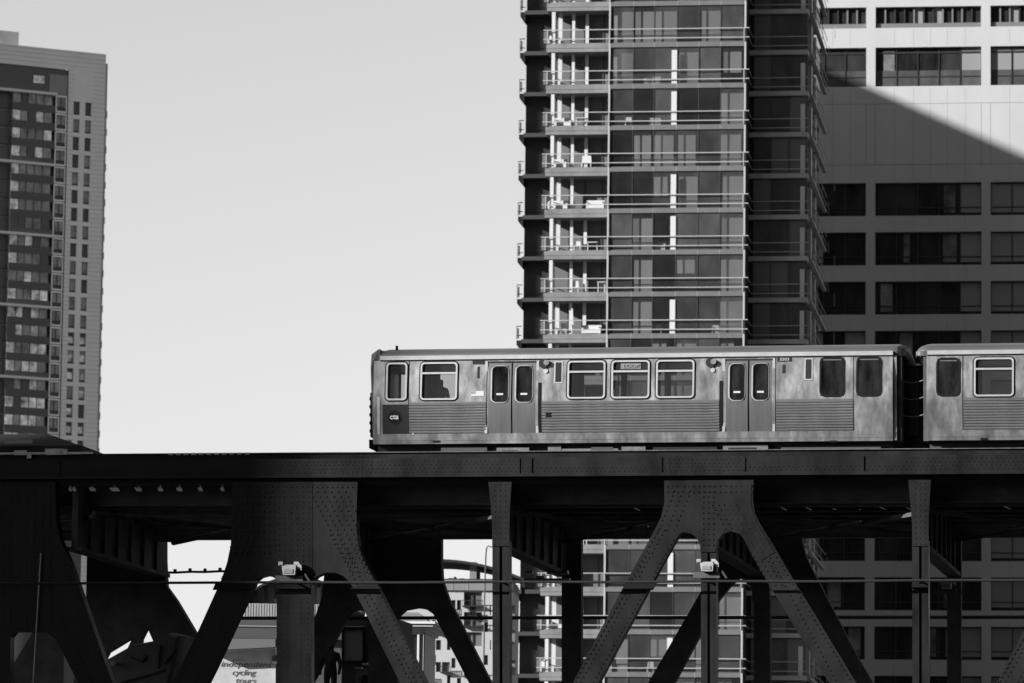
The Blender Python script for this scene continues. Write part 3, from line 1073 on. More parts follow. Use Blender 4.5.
mb.m('iron_dark').box(e0 - .1, e0 + .05, TF + .1, TF + TW - .1, zsk, zgut0)
car2.part('front_end', mb)
mb = MB().m('rubber')
mb.wall(X(962.3), X(963.1), zsill, zwall, [], TF - .005, .0, ZS)
mb.box(X(980), X(987), TF - .026, TF - .02, tp(983, 439.4)[1], tp(983, 437.4)[1])
car2.part('panel_seam', mb)
mb = MB().m('black').box(c2 + .05, c3, TF + .3, TF + TW - .3, zsk - .28, zsk + .04)
mb.box(c2 + .05, c3, TF + .06, TF + TW - .06, zsk, zsk + .05)
car2.part('underframe', mb)
wheelset(car2, c2 + 2.4)
wheelset(car2, c3 - 2.4)
# gangway between the cars: dark bellows and three curved guard bars
gw = Thing('gangway', 'black gangway with three curved guard bars between the two train cars', 'gangway', B, ((c1 + c2) / 2, TF + TW / 2, zsk - .2))
mb = MB().m('rubber').box(X(901), X(922), TF + .75, TF + TW - .75, zsk - .25, tp(909, 362)[1])
mb.m('train_dark').box(X(905.5), X(916), TF + .72, TF + .75, zsk + .2, tp(909, 365)[1])
gw.part('bellows', mb)
for y in (378, 395, 412.5):
    mb = MB().m('seat')
    za = tp(909, y)[1]
    pts = []
    for i in range(9):
        f_ = i / 8
        pts.append((X(896) + (X(924) - X(896)) * f_, TF + .35 + .25 * math.sin(math.pi * f_), za - .05 * math.sin(math.pi * f_)))
    mb.path(pts, .014, 6)
    gw.part('guard_bar', mb)


# ---------------- passenger by the second window (skin-modifier figure)
def person(name, label, cat, frame, base, joints, edges, radii, material, hair=True):
    me = bpy.data.meshes.new(name)
    me.from_pydata(joints, edges, [])
    o = bpy.data.objects.new(name, me)
    COL.objects.link(o)
    sm = o.modifiers.new('Skin', 'SKIN')
    for i, r in enumerate(radii):
        me.skin_vertices[0].data[i].radius = (r, r)
    me.skin_vertices[0].data[0].use_root = True
    sb = o.modifiers.new('Subd', 'SUBSURF')
    sb.levels = 1
    sb.render_levels = 2
    dg = bpy.context.evaluated_depsgraph_get()
    m2 = bpy.data.meshes.new_from_object(o.evaluated_get(dg))
    bpy.data.objects.remove(o)
    m2.materials.clear()
    m2.materials.append(M[material])
    for p in m2.polygons: p.use_smooth = True
    o = bpy.data.objects.new(name, m2)
    COL.objects.link(o)
    o.location = frame.w(*base)
    o.rotation_euler = (0, 0, -frame.yaw)
    o['label'] = label
    o['category'] = cat
    return o


J = [(0, 0, .95), (0, 0, 1.15), (0, 0, 1.38), (0, 0, 1.50), (0, -.01, 1.60), (0, 0, 1.72),
     (.17, 0, 1.40), (.24, -.03, 1.15), (.30, -.10, .98), (.33, -.16, .93),
     (-.17, 0, 1.40), (-.24, -.05, 1.18), (-.20, -.22, 1.30), (-.17, -.28, 1.42),
     (.1, 0, .88), (.11, 0, .48), (.11, .02, .08), (.11, -.13, .04),
     (-.1, 0, .88), (-.11, -.02, .48), (-.11, .02, .08), (-.11, -.13, .04)]
E = [(0, 1), (1, 2), (2, 3), (3, 4), (4, 5), (2, 6), (6, 7), (7, 8), (8, 9), (2, 10), (10, 11), (11, 12), (12, 13), (0, 14), (14, 15), (15, 16), (16, 17), (0, 18), (18, 19), (19, 20), (20, 21)]
Rr = [.15, .14, .15, .06, .10, .085, .08, .05, .04, .03, .08, .05, .04, .03, .1, .065, .045, .04, .1, .065, .045, .04]
ps, pz = B.at(440.5, 376, TF + 1.35)
person('person', 'passenger in dark clothing standing inside the train behind the second window from the left', 'person', B, (ps, TF + 1.35, pz - 1.8), J, E, Rr, 'cloth')

# ================================================================== SUN direction
T = Frame(512, 347, 7.5)
Rf = Frame(512, 400, 7.5)
pa, pb = Rf.at(885, 94), Rf.at(1020, 153)
slope = (pa[1] - pb[1]) / (pb[0] - pa[0])
BETA = math.radians(33)
ALT = math.atan(slope * math.cos(BETA))
sunh = -(T.u * math.cos(BETA)) - T.v * math.sin(BETA)
SUN = (sunh * math.cos(ALT) + Vector((0, 0, math.sin(ALT)))).normalized()
print('slope', slope, 'alt', math.degrees(ALT), 'sun', SUN)

# ================================================================== CENTRAL TOWER
def tx(x, y=320, t=0.0):
    return T.at(x, y, t)[0]
zr_top = T.at(640, 28.9, -.1)[1]
zr_bot = T.at(640, 658.3, -.1)[1]
PITCHZ = (zr_top - zr_bot) / 15.0
Z0 = zr_top - 1.02                       # slab top of floor k=0 (first rail in the frame)
tower = Thing('apartment_tower', 'tall balconied glass apartment tower behind the middle of the train', 'tower', T, (tx(640), 15, 5))
kmin = -int((Z0 - 6) / PITCHZ)
KT = 2
xL, xM, xR = tx(543.2), tx(607), tx(744)
fx1 = tx(807, 320, 3.7)
TB = 22.0
FT = 3.7
WT = 3.0
wl = tx(521.2, 320, WT)
rr = random.Random(3)
# dark core
mb = MB().m('wing')
zt_ = Z0 + PITCHZ * (KT + 1)
mb.box(xL + .3, xM + .1, 2.3, TB, 4, zt_)
mb.box(xM + .1, xR - .15, 4.2, TB, 4, zt_)
mb.box(xR - .2, fx1 - .35, FT + .6, TB, 4, zt_)
mb.box(wl, xL + .25, WT + 1.2, TB, 4, zt_)
tower.part('wall', mb)
mb = MB().m('slab').box(wl - .3, fx1 + .2, 1, TB, zt_, zt_ + 1.2)
tower.part('roof', mb)
mb = MB().m('rail_white')
mb.box(xM - .06, xM + .07, -.02, .11, 5, zt_)
mb.box(xR - .1, xR + .04, -.02, .11, 5, zt_)
tower.part('corner_post', mb)
pan = [608, 631, 652, 675, 697, 719, 743]
for k in range(kmin, KT + 1):
    z = Z0 + PITCHZ * k                  # slab top
    H = PITCHZ - .42
    # slabs
    mb = MB().m('slab_pale')
    mb.box(xL, xM, 0, 2.0, z - .38, z)
    mb.box(xL + .02, xM - .02, .03, 1.98, z - .66, z - .38)
    mb.m('slab').box(xM + .075, xR - .11, 0, 4.2, z - .36, z)
    for x in pan[1:-1]:
        mb.m('joint').box(tx(x) - .02, tx(x) + .02, -.004, 0, z - .36, z)
    tower.part('floor_slab', mb)
    # front railing: two bars, posts
    mb = MB().m('rail_white')
    mb.box(xL - .22, xR + .28, -.12, -.06, z + .98, z + 1.04)
    mb.box(xL - .22, xR + .28, -.12, -.06, z + .27, z + .33)
    for x in (544.5, 607, 742.5):
        mb.box(tx(x) - .03, tx(x) + .03, -.11, -.05, z, z + 1.0)
    mb.box(xL - .2, xL - .15, -.1, 1.9, z + .98, z + 1.04)
    mb.m('slab').box(xL - .19, xL + .08, -.085, -.075, z + .0, z + .9)
    tower.part('railing', mb)
    # fins in the open left bay
    mb = MB().m('white')
    for x, w, t in ((550.3, .26, .12), (557.3, .3, .7), (570.4, .24, .9), (584.3, .25, 1.35)):
        if (x == 557.3 or x == 584.3) and rr.random() < .12:
            continue
        s = tx(x, 320, t)
        mb.box(s - w / 2, s + w / 2, t, t + .1, z, z + H)
    tower.part('fin', mb)
    # left bay wall glass
    mb = MB().m('tglass_mid').box(xL + .6, xM - .1, 2.0, 2.1, z, z + H)
    mb.m('mullion')
    for x in (568, 584, 601):
        s = tx(x, 320, 2)
        mb.box(s - .05, s + .05, 1.94, 2.0, z, z + H)
    mb.m('tglass_mid')
    if rr.random() < .6:
        mb.box(tx(571, 320, 2), tx(583, 320, 2), 1.985, 1.999, z + .1, z + H - .3)
    tower.part('window', mb)
    # right bay: clear glazing, curtains and column
    for bi, (xa, xb) in enumerate(((608, 675), (675, 743))):
        mb = MB().m(rr.choice(('tglass', 'tglass', 'tglass_b', 'tglass_c')))
        a, b = tx(xa) + (.08 if bi == 0 else 0), tx(xb) - (.1 if bi else 0)
        cuts = [a] + [tx(x) for x in pan if xa < x < xb] + [b]
        for i in range(len(cuts) - 1):
            mb.m(rr.choice(('tglass', 'tglass', 'tglass_b', 'tglass_c')))
            dt = rr.uniform(-.02, .02)
            mb.quad([(cuts[i], .12 + dt, z), (cuts[i + 1], .12, z), (cuts[i + 1], .12, z + H + .05), (cuts[i], .12 + dt, z + H + .05)])
        mb.m('mullion')
        for x in pan:
            if xa <= x < xb:
                mb.box(tx(x) - .025, tx(x) + .025, .08, .16, z, z + H + .05)
        w = tower.part('window', mb)
        mb = MB().m('curtain')
        any_ = False
        for i in range(6):
            x0, x1 = pan[i], pan[i + 1]
            if not (xa - 1 <= x0 < xb - 1): continue
            q = rr.random()
            if q < .45:
                any_ = True
                f0 = rr.uniform(0, .12)
                f1 = rr.choice((.95, .95, .6, .85))
                s0_, s1_ = tx(x0 + (x1 - x0) * f0), tx(x0 + (x1 - x0) * f1)
                zb_ = z + (0 if rr.random() < .7 else H * rr.uniform(.3, .6))
                mb.box(s0_, s1_, .5, .53, zb_, z + H)
        if any_:
            tower.part('curtain', mb, parent=w)
    if k in (-1, -2, -4, -5, -7, -13, -15):
        mb = MB().m('white').box(tx(669.6), tx(675), .02, .11, z, z + H * .93)  # column stops short of the ceiling to imitate the slab's shadow
        tower.part('column', mb)
    mb = MB().m('room').quad([(xM + .1, 3.9, z), (xR, 3.9, z), (xR, 3.9, z + H), (xM + .1, 3.9, z + H)])
    # recessed facet on the right
    mb = MB().m('slab_dark')
    mb.box(xR - .1, fx1, FT, FT + 1.6, z - .34, z)
    mb.box(fx1 - .01, fx1 + .28, FT + 1.61, TB, z - .2, z)
    tower.part('floor_slab', mb)
    mb = MB().m('rail_grey')
    for dz in (.3, 1.0):
        mb.box(xR + .25, fx1 + .05, FT - .05, FT - .01, z + dz, z + dz + .05)
        mb.box(fx1 + .3, fx1 + .34, FT + 1.7, TB, z + dz, z + dz + .05)
    for t in (8, 16, 24, 32):
        mb.box(fx1 + .29, fx1 + .33, t, t + .06, z, z + 1)
    mb.box(fx1 + .0, fx1 + .34, FT - .05, FT - .01, z + .3, z + .34)
    mb.box(fx1 + .3, fx1 + .34, FT - .05, FT + 1.75, z + 1.0, z + 1.05)
    # short link from front bay back to facet
    for dz in (.3, 1.0):
        mb.box(xR + .2, xR + .24, -.05, FT, z + dz, z + dz + .05)
    tower.part('railing', mb)
    mb = MB()
    for i, (xa, xb) in enumerate(((752, 770), (770, 788), (788, 806))):
        q = rr.random()
        mb.m('tglass_mid' if q < .35 else 'tglass_dark')
        mb.box(tx(xa, 320, FT) + .03, tx(xb, 320, FT) - .03, FT + .3, FT + .35, z, z + H)
        mb.m('mullion').box(tx(xb, 320, FT) - .04, tx(xb, 320, FT) + .04, FT + .2, FT + .36, z, z + H)
    if rr.random() < .65:
        mb.m('white').box(tx(799.5, 320, FT), tx(804, 320, FT), FT + .25, FT + .299, z, z + H * .8)
    tower.part('window', mb)
    mb = MB().m('tglass_dark').box(fx1 - .36, fx1 - .3, FT + 1.6, TB - .05, z, z + H)
    mb.m('rail_grey')
    mb.m('white')
    for t in (8, 13):
        mb.box(fx1 - .3, fx1 - .02, t, t + 1.2, z, z + H)
    tower.part('side_wall', mb)
    # dark left wing
    mb = MB().m('wing')
    mb.box(wl, xL + .2, WT, WT + 1.3, z - .3, z)
    mb.prism([(wl - .38, z - .05), (wl + .0, z - .05), (wl + .0, z - .75), (wl - .1, z - .75), (wl - .38, z - .4)], WT + .3, WT + 2.6)
    tower.part('wing_slab', mb)
    mb = MB().m('wing')
    for dz in (.3, 1.0):
        mb.box(wl - .4, wl, WT + .3, WT + .34, z + dz, z + dz + .06)
    mb.m('rail_grey').box(wl - .4, wl - .36, WT + .3, WT + .34, z, z + 1.0)
    mb.box(wl - .34, wl - .2, WT + .36, WT + .38, z + .1, z + .9)
    tower.part('wing_railing', mb)

# room back walls (one part)
mb = MB().m('room')
mb.quad([(xM + .1, 4.15, 5), (xR - .2, 4.15, 5), (xR - .2, 4.15, zt_), (xM + .1, 4.15, zt_)])
mb.m('wing').box(xR - .1, xR - .02, .2, 4.2, 5, zt_)
tower.part('room_wall', mb)


# ---- balcony furniture, each its own thing
def floor_z(y):
    """slab top of the floor whose rail pair straddles pixel row y"""
    z = T.at(600, y, .5)[1]
    k = math.floor((z - Z0 + .25) / PITCHZ)
    return Z0 + PITCHZ * k


def sofa(x, y, w, label, t=.55):
    s = tx(x, y, t)
    z = floor_z(y)
    th = Thing('sofa', label, 'sofa', T, (s, t, z), 'white furniture on the tower balconies')
    a, b = s - w / 2, s + w / 2
    th.part('seat', MB().m('white').box(a, b, t, t + .7, z + .12, z + .42))
    th.part('backrest', MB().m('white').box(a, b, t + .55, t + .75, z + .42, z + .8))
    for q in (a, b - .14):
        th.part('armrest', MB().m('white').box(q, q + .14, t - .01, t + .72, z + .1, z + .6))
    for q in (a + .05, b - .1):
        th.part('leg', MB().m('off_frame').box(q, q + .05, t + .03, t + .08, z, z + .12))


def chair(x, y, label, t=.6, h=.85, w=.5):
    s = tx(x, y, t)
    z = floor_z(y)
    th = Thing('chair', label, 'chair', T, (s, t, z), 'white furniture on the tower balconies')
    th.part('seat', MB().m('white').box(s - w / 2, s + w / 2, t, t + .5, z + .4, z + .46))
    mb = MB().m('white').prism([(s - w / 2, z + .46), (s + w / 2, z + .46), (s + w / 2 - .05, z + h), (s - w / 2 + .05, z + h)], t + .45, t + .5)
    th.part('backrest', mb)
    for a in (-w / 2, w / 2 - .05):
        for b in (0, .45):
            th.part('leg', MB().m('white').box(s + a, s + a + .05, t + b, t + b + .05, z, z + .4))


def table(x, y, w, label, t=.5, h=.72):
    s = tx(x, y, t)
    z = floor_z(y)
    th = Thing('table', label, 'table', T, (s, t, z), 'white furniture on the tower balconies')
    th.part('tabletop', MB().m('white').box(s - w / 2, s + w / 2, t, t + .6, z + h - .05, z + h))
    for a in (-w / 2 + .02, w / 2 - .08):
        th.part('leg', MB().m('white').box(s + a, s + a + .06, t + .25, t + .31, z, z + h - .05))


def parasol(x, y, h, label, t=.5):
    s = tx(x, y, t)
    z = floor_z(y)
    th = Thing('folded_parasol', label, 'parasol', T, (s, t, z), 'white furniture on the tower balconies')
    th.part('pole', MB().m('white').tube((s, t, z), (s, t, z + h), .035))
    mb = MB().m('white')
    mb.prism([(s - .13, z + .75), (s + .13, z + .75), (s + .05, z + h), (s - .05, z + h)], t - .1, t + .1)
    th.part('canopy', mb)


ROWY = [28.9 + 41.96 * i for i in range(16)]
chair(551.5, 38, 'white chair at the left corner of the topmost fully visible balcony')
sofa(561, 121, 1.5, 'low white sofa on the third full balcony from the top, left half')
table(581, 121, .9, 'white table between fins on the third full balcony from the top')
sofa(559, 163, 1.1, 'white armchair on the fourth full balcony from the top, near the left corner')
chair(586, 163, 'white chair beside the second fin of the fourth full balcony from the top', h=1.05, w=.75)
sofa(557.5, 204, 1.5, 'white sofa at the left of the fifth full balcony from the top')
sofa(595, 204, 1.35, 'white sofa at the right of the fifth full balcony from the top')
chair(571, 204, 'white chair behind the middle fin of the fifth full balcony from the top', t=.9)
chair(577, 245, 'white chair left of the round table on the sixth full balcony from the top')
table(592, 245, .8, 'white table near the tall corner post on the sixth full balcony from the top')
chair(575, 287, 'white chair in the middle of the seventh full balcony from the top', h=1.0)
table(601, 284, .6, 'small white table against the tall post on the seventh full balcony from the top', h=.85)
parasol(572, 325, 2.0, 'tall folded white parasol on the balcony just above the train roof')
sofa(591, 328, 1.45, 'long white sofa on the balcony just above the train roof')
chair(563, 328, 'white chair left of the folded parasol above the train roof', h=.95)
sofa(559, 625, 1.2, 'white sofa on a low balcony seen between the bridge posts')
table(596, 542, 1.6, 'white table on the balcony seen just under the bridge deck')
chair(543.5, 668, 'white chair on the lowest balcony in view, left corner', h=.95)
sofa(718, 328, .9, 'white armchair behind the glass above the train, right bay', t=.9)
chair(731, 286, 'white chair behind the glass near the right corner post, second floor above the train', t=.9, w=.7)
sofa(658, 245, 1.1, 'white sofa behind the glass left of the white column, four floors above the train', t=.9)
chair(748 - 90, 328, 'white chair behind the glass left of the white column, just above the train', t=.9)
sofa(652, 79, 1.2, 'low white sofa just left of the white column, second glazed row from the top', t=.9)
chair(628, 121, 'white chair at the left end of the glazed bay, third row from the top', t=.9)
sofa(655, 121, .9, 'white armchair just left of the white column, third glazed row from the top', t=.9)
sofa(612, 668, .8, 'white armchair on the lowest glazed floor in view beside the post', t=.9)
chair(650, 668, 'white chair behind the glass on the lowest floor in view near the dark diagonal leg', t=.9)
table(665, 648, .6, 'white table in the lowest glazed row against the dark diagonal leg', t=.9)

# ================================================================== OFFICE BUILDING (right)
def rx(x, y=200):
    return Rf.at(x, y)[0]
def rz(y, x=925):
    return Rf.at(x, y)[1]
off = Thing('office_building', 'pale concrete office building with wide window bands, half in shadow at right', 'office building', Rf, (rx(925), 12, 5))
bay = rx(990.5, 60) - rx(875.5, 60)
wwid = rx(981.2, 60) - rx(875.5, 60)
sb0 = rx(875.5, 60)
baysl = [sb0 + bay * i for i in range(-2, 5)]
rows = [(-64, -45), (-24, -4) ] if False else []
rows += [(6.5, 27.5, 'L'), (47, 86, 'T')]
for i in range(15):
    rows.append((182.4 + 49.35 * i, 215.6 + 49.35 * i, 'N'))
rows.insert(0, (-62, -24, 'T'))
holes = []
ho = []
for bi, s in enumerate(baysl):
    for (y0, y1, kind) in rows:
        z1, z0 = rz(y0), rz(y1)
        holes.append((s, s + wwid, z0, z1))
        ho.append((bi, s, s + wwid, z0, z1, kind))
ztop = rz(-110)
wa, wb = baysl[0] - 2, baysl[-1] + wwid + 3
mb = MB().m('concrete').wall(wa, wb, 5, ztop, holes, 0, .45)
mb.box(wa, wb, .9, 25, 5, ztop)
mb.m('joint')
for y in (103.5, 164.5):
    z = rz(y)
    mb.box(wa, wb, -.004, .0, z - .03, z + .03)
for s in baysl:
    for e in (s, s + wwid):
        mb.box(e - .025, e + .025, -.004, 0, rz(164.5), rz(103.5))
    for f_ in (.18, .36, .52, .68, .85):
        for ya, yb in ((88, 181), (29, 45)):
            mb.box(s + wwid * f_ - .015, s + wwid * f_ + .015, -.003, 0, rz(yb), rz(ya))
        for i in range(0, 14):
            mb.box(s + wwid * f_ - .012, s + wwid * f_ + .012, -.003, 0, rz(182.4 + 49.35 * (i + 1)) + .08, rz(215.6 + 49.35 * i) - .08)
off.part('wall', mb)
rr = random.Random(11)
cnt = 0
for (bi, a, b, z0, z1, kind) in ho:
    if bi > 4: continue
    mb = MB().m('off_glass')
    right = bi >= 3
    if kind == 'L':
        mb.box(a, b, .5, .6, z0, z1)
        zm = z0 + (z1 - z0) * .24
        mb.m('louvre').box(a, b, .3, .49, z0, zm)
        n = 11
        for i in range(n + 1):
            s = a + (b - a) * i / n
            mb.m('louvre' if rr.random() < .7 else 'off_frame').box(s - .07, s + .07, .3, .48, zm, z1)
        for i in range(n):
            if rr.random() < .5:
                mb.m('off_glass2').box(a + (b - a) * i / n + .08, a + (b - a) * (i + 1) / n - .08, .485, .499, zm, z1)
    else:
        mb.box(a, b, .42, .6, z0, z1)
        n = 5 if kind == 'N' else 5
        mb.m('off_frame')
        for i in range(n + 1):
            s = a + (b - a) * i / n if bi == 3 or True else 0
            mb.box(s - .045, s + .045, .34, .42, z0, z1)
        zz = z0 + (z1 - z0) * .26
        mb.box(a, b, .345, .42, zz - .035, zz + .035)
        if kind == 'T':
            mb.box(a, b, .346, .42, z1 - .5, z1 - .35)
            mb.m('tglass_dark').box(a, b, .40, .4195, z0, z0 + (z1 - z0) * .42)
        for i in range(n):
            q = rr.random()
            if bi != 1 and (right or (i == n - 1 and q < .8)) or (bi == 1 and q < .1 and kind == 'N'):
                mb.m('off_glass2').box(a + (b - a) * i / n + .05, a + (b - a) * (i + 1) / n - .05, .41, .4195, z0 + (.3 if kind == 'N' else 0), z1 - .12)
            elif q < .22:
                mb.m('lglass').box(a + (b - a) * (i + rr.uniform(.1, .4)) / n, a + (b - a) * (i + rr.uniform(.6, .9)) / n, .41, .4195, z0 + .3, z1 - .15)  # random patches stand in for reflections in the panes
    off.part('window', mb)
mb = MB().m('roof_dark').box(wa + .4, wb - .4, .5, 24.6, ztop - .3, ztop + .1)
off.part('roof', mb)

# ================================================================== LEFT TOWER
Lf = Frame(60, 780, -27)
def lp(x, y, t=0.0):
    return Lf.at(x, y, t)
def lz(y, x=77):
    return Lf.at(x, y)[1]
def ls(x, y=250, t=0.0):
    return Lf.at(x, y, t)[0]
ltow = Thing('residential_tower', 'grey stone and glass residential tower at the left edge of the picture', 'tower', Lf, (ls(40), 15, 5))
ztopL = lz(51.3, 77)
pitchL = (lz(101.5) - lz(422.0, 72)) / 18.0
zw0 = lz(101.5)
sR = ls(106.0, 58)
sE = ls(68.5, 90)                      # stone to dark strip edge
sW = ls(-140, 250)
zdk1 = lz(69.5, 66)                    # top of dark glass band
zdk0 = lz(94.0, 56)                    # bright ledge
zbase = 5
holes = []
cw = []
for k in range(36):
    z1 = zw0 - pitchL * k
    z0 = z1 - pitchL * .76
    if z0 < 8: break
    for xa, xb in ((73.5, 80.0), (85.3, 91.6)):
        a, b = ls(xa, 110), ls(xb, 110)
        holes.append((a, b, z0, z1))
mb = MB().m('stone').wall(sE, sR, zbase, ztopL, holes, 0, .5)
mb.m('stone').wall(sW, sE, zdk1, ztopL, [], 0, .5)
mb.box(sE, sR, .8, 26, zbase, ztopL)
mb.box(sW, sE, 1.5, 26, zbase, ztopL)
mb.m('stone_line')
z = zbase + 4
while z < ztopL:
    if z > zdk1:
        mb.box(sW, sR, -.02, 0, z - .06, z + .06)
    else:
        mb.box(ls(92.5, 110), sR, -.02, 0, z - .06, z + .06)
        mb.box(sE, ls(73, 110), -.02, 0, z - .06, z + .06)
    z += pitchL / 4
ltow.part('wall', mb)
for (a, b, z0, z1) in holes:
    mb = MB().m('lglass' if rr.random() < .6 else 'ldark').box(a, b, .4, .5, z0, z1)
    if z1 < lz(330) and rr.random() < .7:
        mb.m('lglass_refl').box(a + .1, b - .15, .38, .399, z0 + .5, z0 + (z1 - z0) * .7)
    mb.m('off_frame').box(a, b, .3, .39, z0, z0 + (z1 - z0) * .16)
    ltow.part('window', mb)
# dark glass crown band, ledges
mb = MB().m('ldark').box(sW, sE, .3, 1.5, zdk0, zdk1)
mb.m('tglass_mid')
mb.box(ls(46), sE, .25, .3, zdk0 - .5, zdk1 - 1)
ltow.part('crown_window', mb)
mb = MB().m('lglass_refl').box(ls(34, 80), ls(45, 80), .2, .25, lz(83, 40), lz(75.5, 40))
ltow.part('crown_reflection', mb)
mb = MB().m('ledge')
for k in range(0, 36, 4):
    z = zdk0 - pitchL * k
    if z > 8:
        mb.box(sW, ls(56, 100), -.6, .3, z - .3, z + .1)
ltow.part('ledge', mb)
zfl = zdk0
for k in range(36):
    z1 = zfl - pitchL * k
    z0 = z1 - pitchL
    if z0 < 6: break
    mb = MB().m('ldark')
    mb.box(sW, ls(12.5, 120), 1.0, 1.5, z0, z1 - .3)                        # recessed loggia
    mb.m('ldark').box(ls(12.5, 120), ls(56, 120), .2, 1.5, z0, z0 + 1.05)
    mb.m('lglass')
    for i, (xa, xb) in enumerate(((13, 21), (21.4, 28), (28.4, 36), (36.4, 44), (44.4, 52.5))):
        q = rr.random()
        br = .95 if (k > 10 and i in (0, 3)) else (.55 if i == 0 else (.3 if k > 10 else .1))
        mb.m('lglass_refl' if q < br * .9 else ('lglass' if q < .85 else 'ldark'))
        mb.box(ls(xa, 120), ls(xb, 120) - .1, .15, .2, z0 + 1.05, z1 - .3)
    mb.m('ldark').box(ls(12.5, 120), ls(56, 120), .12, .22, z1 - .3, z1)
    ltow.part('glazing', mb)
    mb = MB().m('lglass').box(ls(57.5, 120), ls(66, 120), .3, .5, z0 + .9, z1 - .5)
    mb.m('ldark').box(ls(56, 120), sE, .5, 1.5, z0, z1)
    mb.m('stone_l').ring([(ls(55.8, 120), z0 - .05), (ls(66.8, 120), z0 - .05), (ls(66.8, 120), z1 - .2), (ls(55.8, 120), z1 - .2)],
                         [(ls(56.7, 120), z0 + .2), (ls(66, 120), z0 + .2), (ls(66, 120), z1 - .45), (ls(56.7, 120), z1 - .45)], .1, .3)
    mb.m('ldark').box(ls(61, 120), ls(62, 120), .2, .3, z0 + .9, z1 - .5)
    ltow.part('bay_window', mb)
    mb = MB().m('slab_dark').box(sR + .85, sR + 1.1, 1.5, 6, z0, z0 + .3)
    mb.box(sR + 1.05, sR + 1.1, 1.5, 6, z0 + .3, z0 + 1.2)
    ltow.part('side_balcony', mb)
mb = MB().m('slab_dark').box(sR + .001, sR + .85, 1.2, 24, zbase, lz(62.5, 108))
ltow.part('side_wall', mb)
mb = MB().m('stone_l').box(sW, ls(27.2, 36), 4, 20, ztopL, Lf.at(27, 33, 4)[1])
mb.m('stone').box(sW, ls(9, 34), 3, 20, ztopL, Lf.at(9, 31.3, 3)[1])
ltow.part('penthouse', mb)

# ================================================================== STATION ROOF at left, behind the bridge
def gp(fr, x, y, t):
    q = fr.at(x, y, t)
    return (q[0], t, q[1])
st = Thing('station_house', 'low dark hipped station roof beside the track at far left', 'station', B, (bp(30, 445, 15)[0], 17, zd))
mb = MB().m('roof_dark')
e_l, e_r = gp(B, -60, 451, 13.5), gp(B, 80.5, 445.5, 13.5)
ze = e_r[2]
r_l, r_r = gp(B, -60, 437.5, 15), gp(B, 48, 434, 15)
A = (e_l[0], 13.5, ze); Bq = (e_r[0], 13.5, ze); C = (e_r[0], 16.5, ze); D = (e_l[0], 16.5, ze)
Rl = (r_l[0], 15, r_r[2]); Rr2 = (r_r[0], 15, r_r[2])
mb.quad([A, Bq, Rr2, Rl]); mb.quad([Bq, C, Rr2]); mb.quad([C, D, Rl, Rr2]); mb.quad([A, D, C, Bq])
mb.box(A[0], Bq[0] + .05, 13.45, 16.55, ze - .3, ze)
mb.m('joint').box(gp(B, 5, 446, 13.4)[0], gp(B, 33, 446, 13.4)[0], 13.3, 13.4, ze + .05, ze + .16)
st.part('roof', mb)
mb = MB().m('grey_wall').box(A[0] + .6, Bq[0] - .6, 14.0, 16.0, zd, ze - .3)
st.part('wall', mb)

# ================================================================== BACKGROUND UNDER THE DECK
# pale apartment building
P = Frame(470, 270, 4)
def pp(x, y, t=0.0):
    return P.at(x, y, t)
apt = Thing('apartment_building', 'pale low apartment building with roof terrace seen between the centre posts', 'building', P, (pp(470, 640)[0], 8, 5))
holes = []
x = 0
for (xa, xb, ys) in ((470, 476, (606,)), (498, 504, (645, 678)), (505, 510, (600, 618, 640, 665)), (436, 441, (600, 640, 662)), (451.5, 455.5, (600, 612, 625, 658)), (484, 488, (622, 655, 675)), (472, 476, (672,)), (424, 430, (670,)), (416, 421, (640, 660)), (457, 461, (600, 618, 650, 678)), (442, 450, (600, 625, 662)), (464, 482, (592, 612, 632, 662)), (424, 430, (597, 622, 655)), (432, 436, (620, 655)), (497, 515, (605, 630, 660)), (447, 450.5, (640, 675)), (408, 414, (640,)), (490, 491, (605, 640))):
    for y in ys:
        a, z1 = pp(xa, y)
        b, z0 = pp(xb, y + (14 if xb - xa > 12 else 10))
        holes.append((a, pp(xb, y)[0], z0, z1))
hs = []
for h in sorted(holes):
    hs.append(h)
a0, b0 = pp(395, 640)[0], pp(511.5, 640)[0]
zpt = pp(470, 590.5)[1]
mb = MB().m('pale_wall').wall(a0, b0, 5, zpt, hs, 0, .3)
mb.box(a0, b0, .6, 6, 5, zpt)
apt.part('wall', mb)
for h in hs:
    mb = MB().m('tglass_mid' if rr.random() < .6 else 'lglass').box(h[0], h[1], .22, .3, h[2], h[3])
    mb.m('off_frame').box((h[0] + h[1]) / 2 - .03, (h[0] + h[1]) / 2 + .03, .15, .22, h[2], h[3])
    w = apt.part('window', mb)
    if h[1] - h[0] > .3 and rr.random() < .75:
        mb = MB().m('off_frame')
        mb.box(h[0] - .08, h[1] + .08, -.35, 0, h[2] - .06, h[2])
        mb.box(h[0] - .08, h[1] + .08, -.35, -.32, h[2] + .28, h[2] + .32)
        n = 6
        for i in range(n + 1):
            s = h[0] - .07 + (h[1] - h[0] + .14) * i / n
            mb.box(s - .012, s + .012, -.35, -.33, h[2], h[2] + .3)
        apt.part('balcony', mb)
mb = MB().m('grey_wall').box(a0, b0, -.15, 6, zpt, pp(470, 580, 0)[1])
mb.m('off_frame').box(a0, b0, -.16, 0, pp(470, 580)[1], pp(470, 579)[1])
for x in (452, 467, 484):
    mb.m('joint').box(pp(x, 585)[0], pp(x + 1.2, 585)[0], -.17, -.15, zpt, pp(470, 580)[1])
apt.part('terrace', mb)
mb = MB().m('grey_wall').box(pp(469.7, 570, 3)[0], pp(476.5, 570, 3)[0], 3, 6, zpt, pp(470, 562, 3)[1])
apt.part('stair_tower', mb)
mb = MB().m('roof_dark')
pts = []
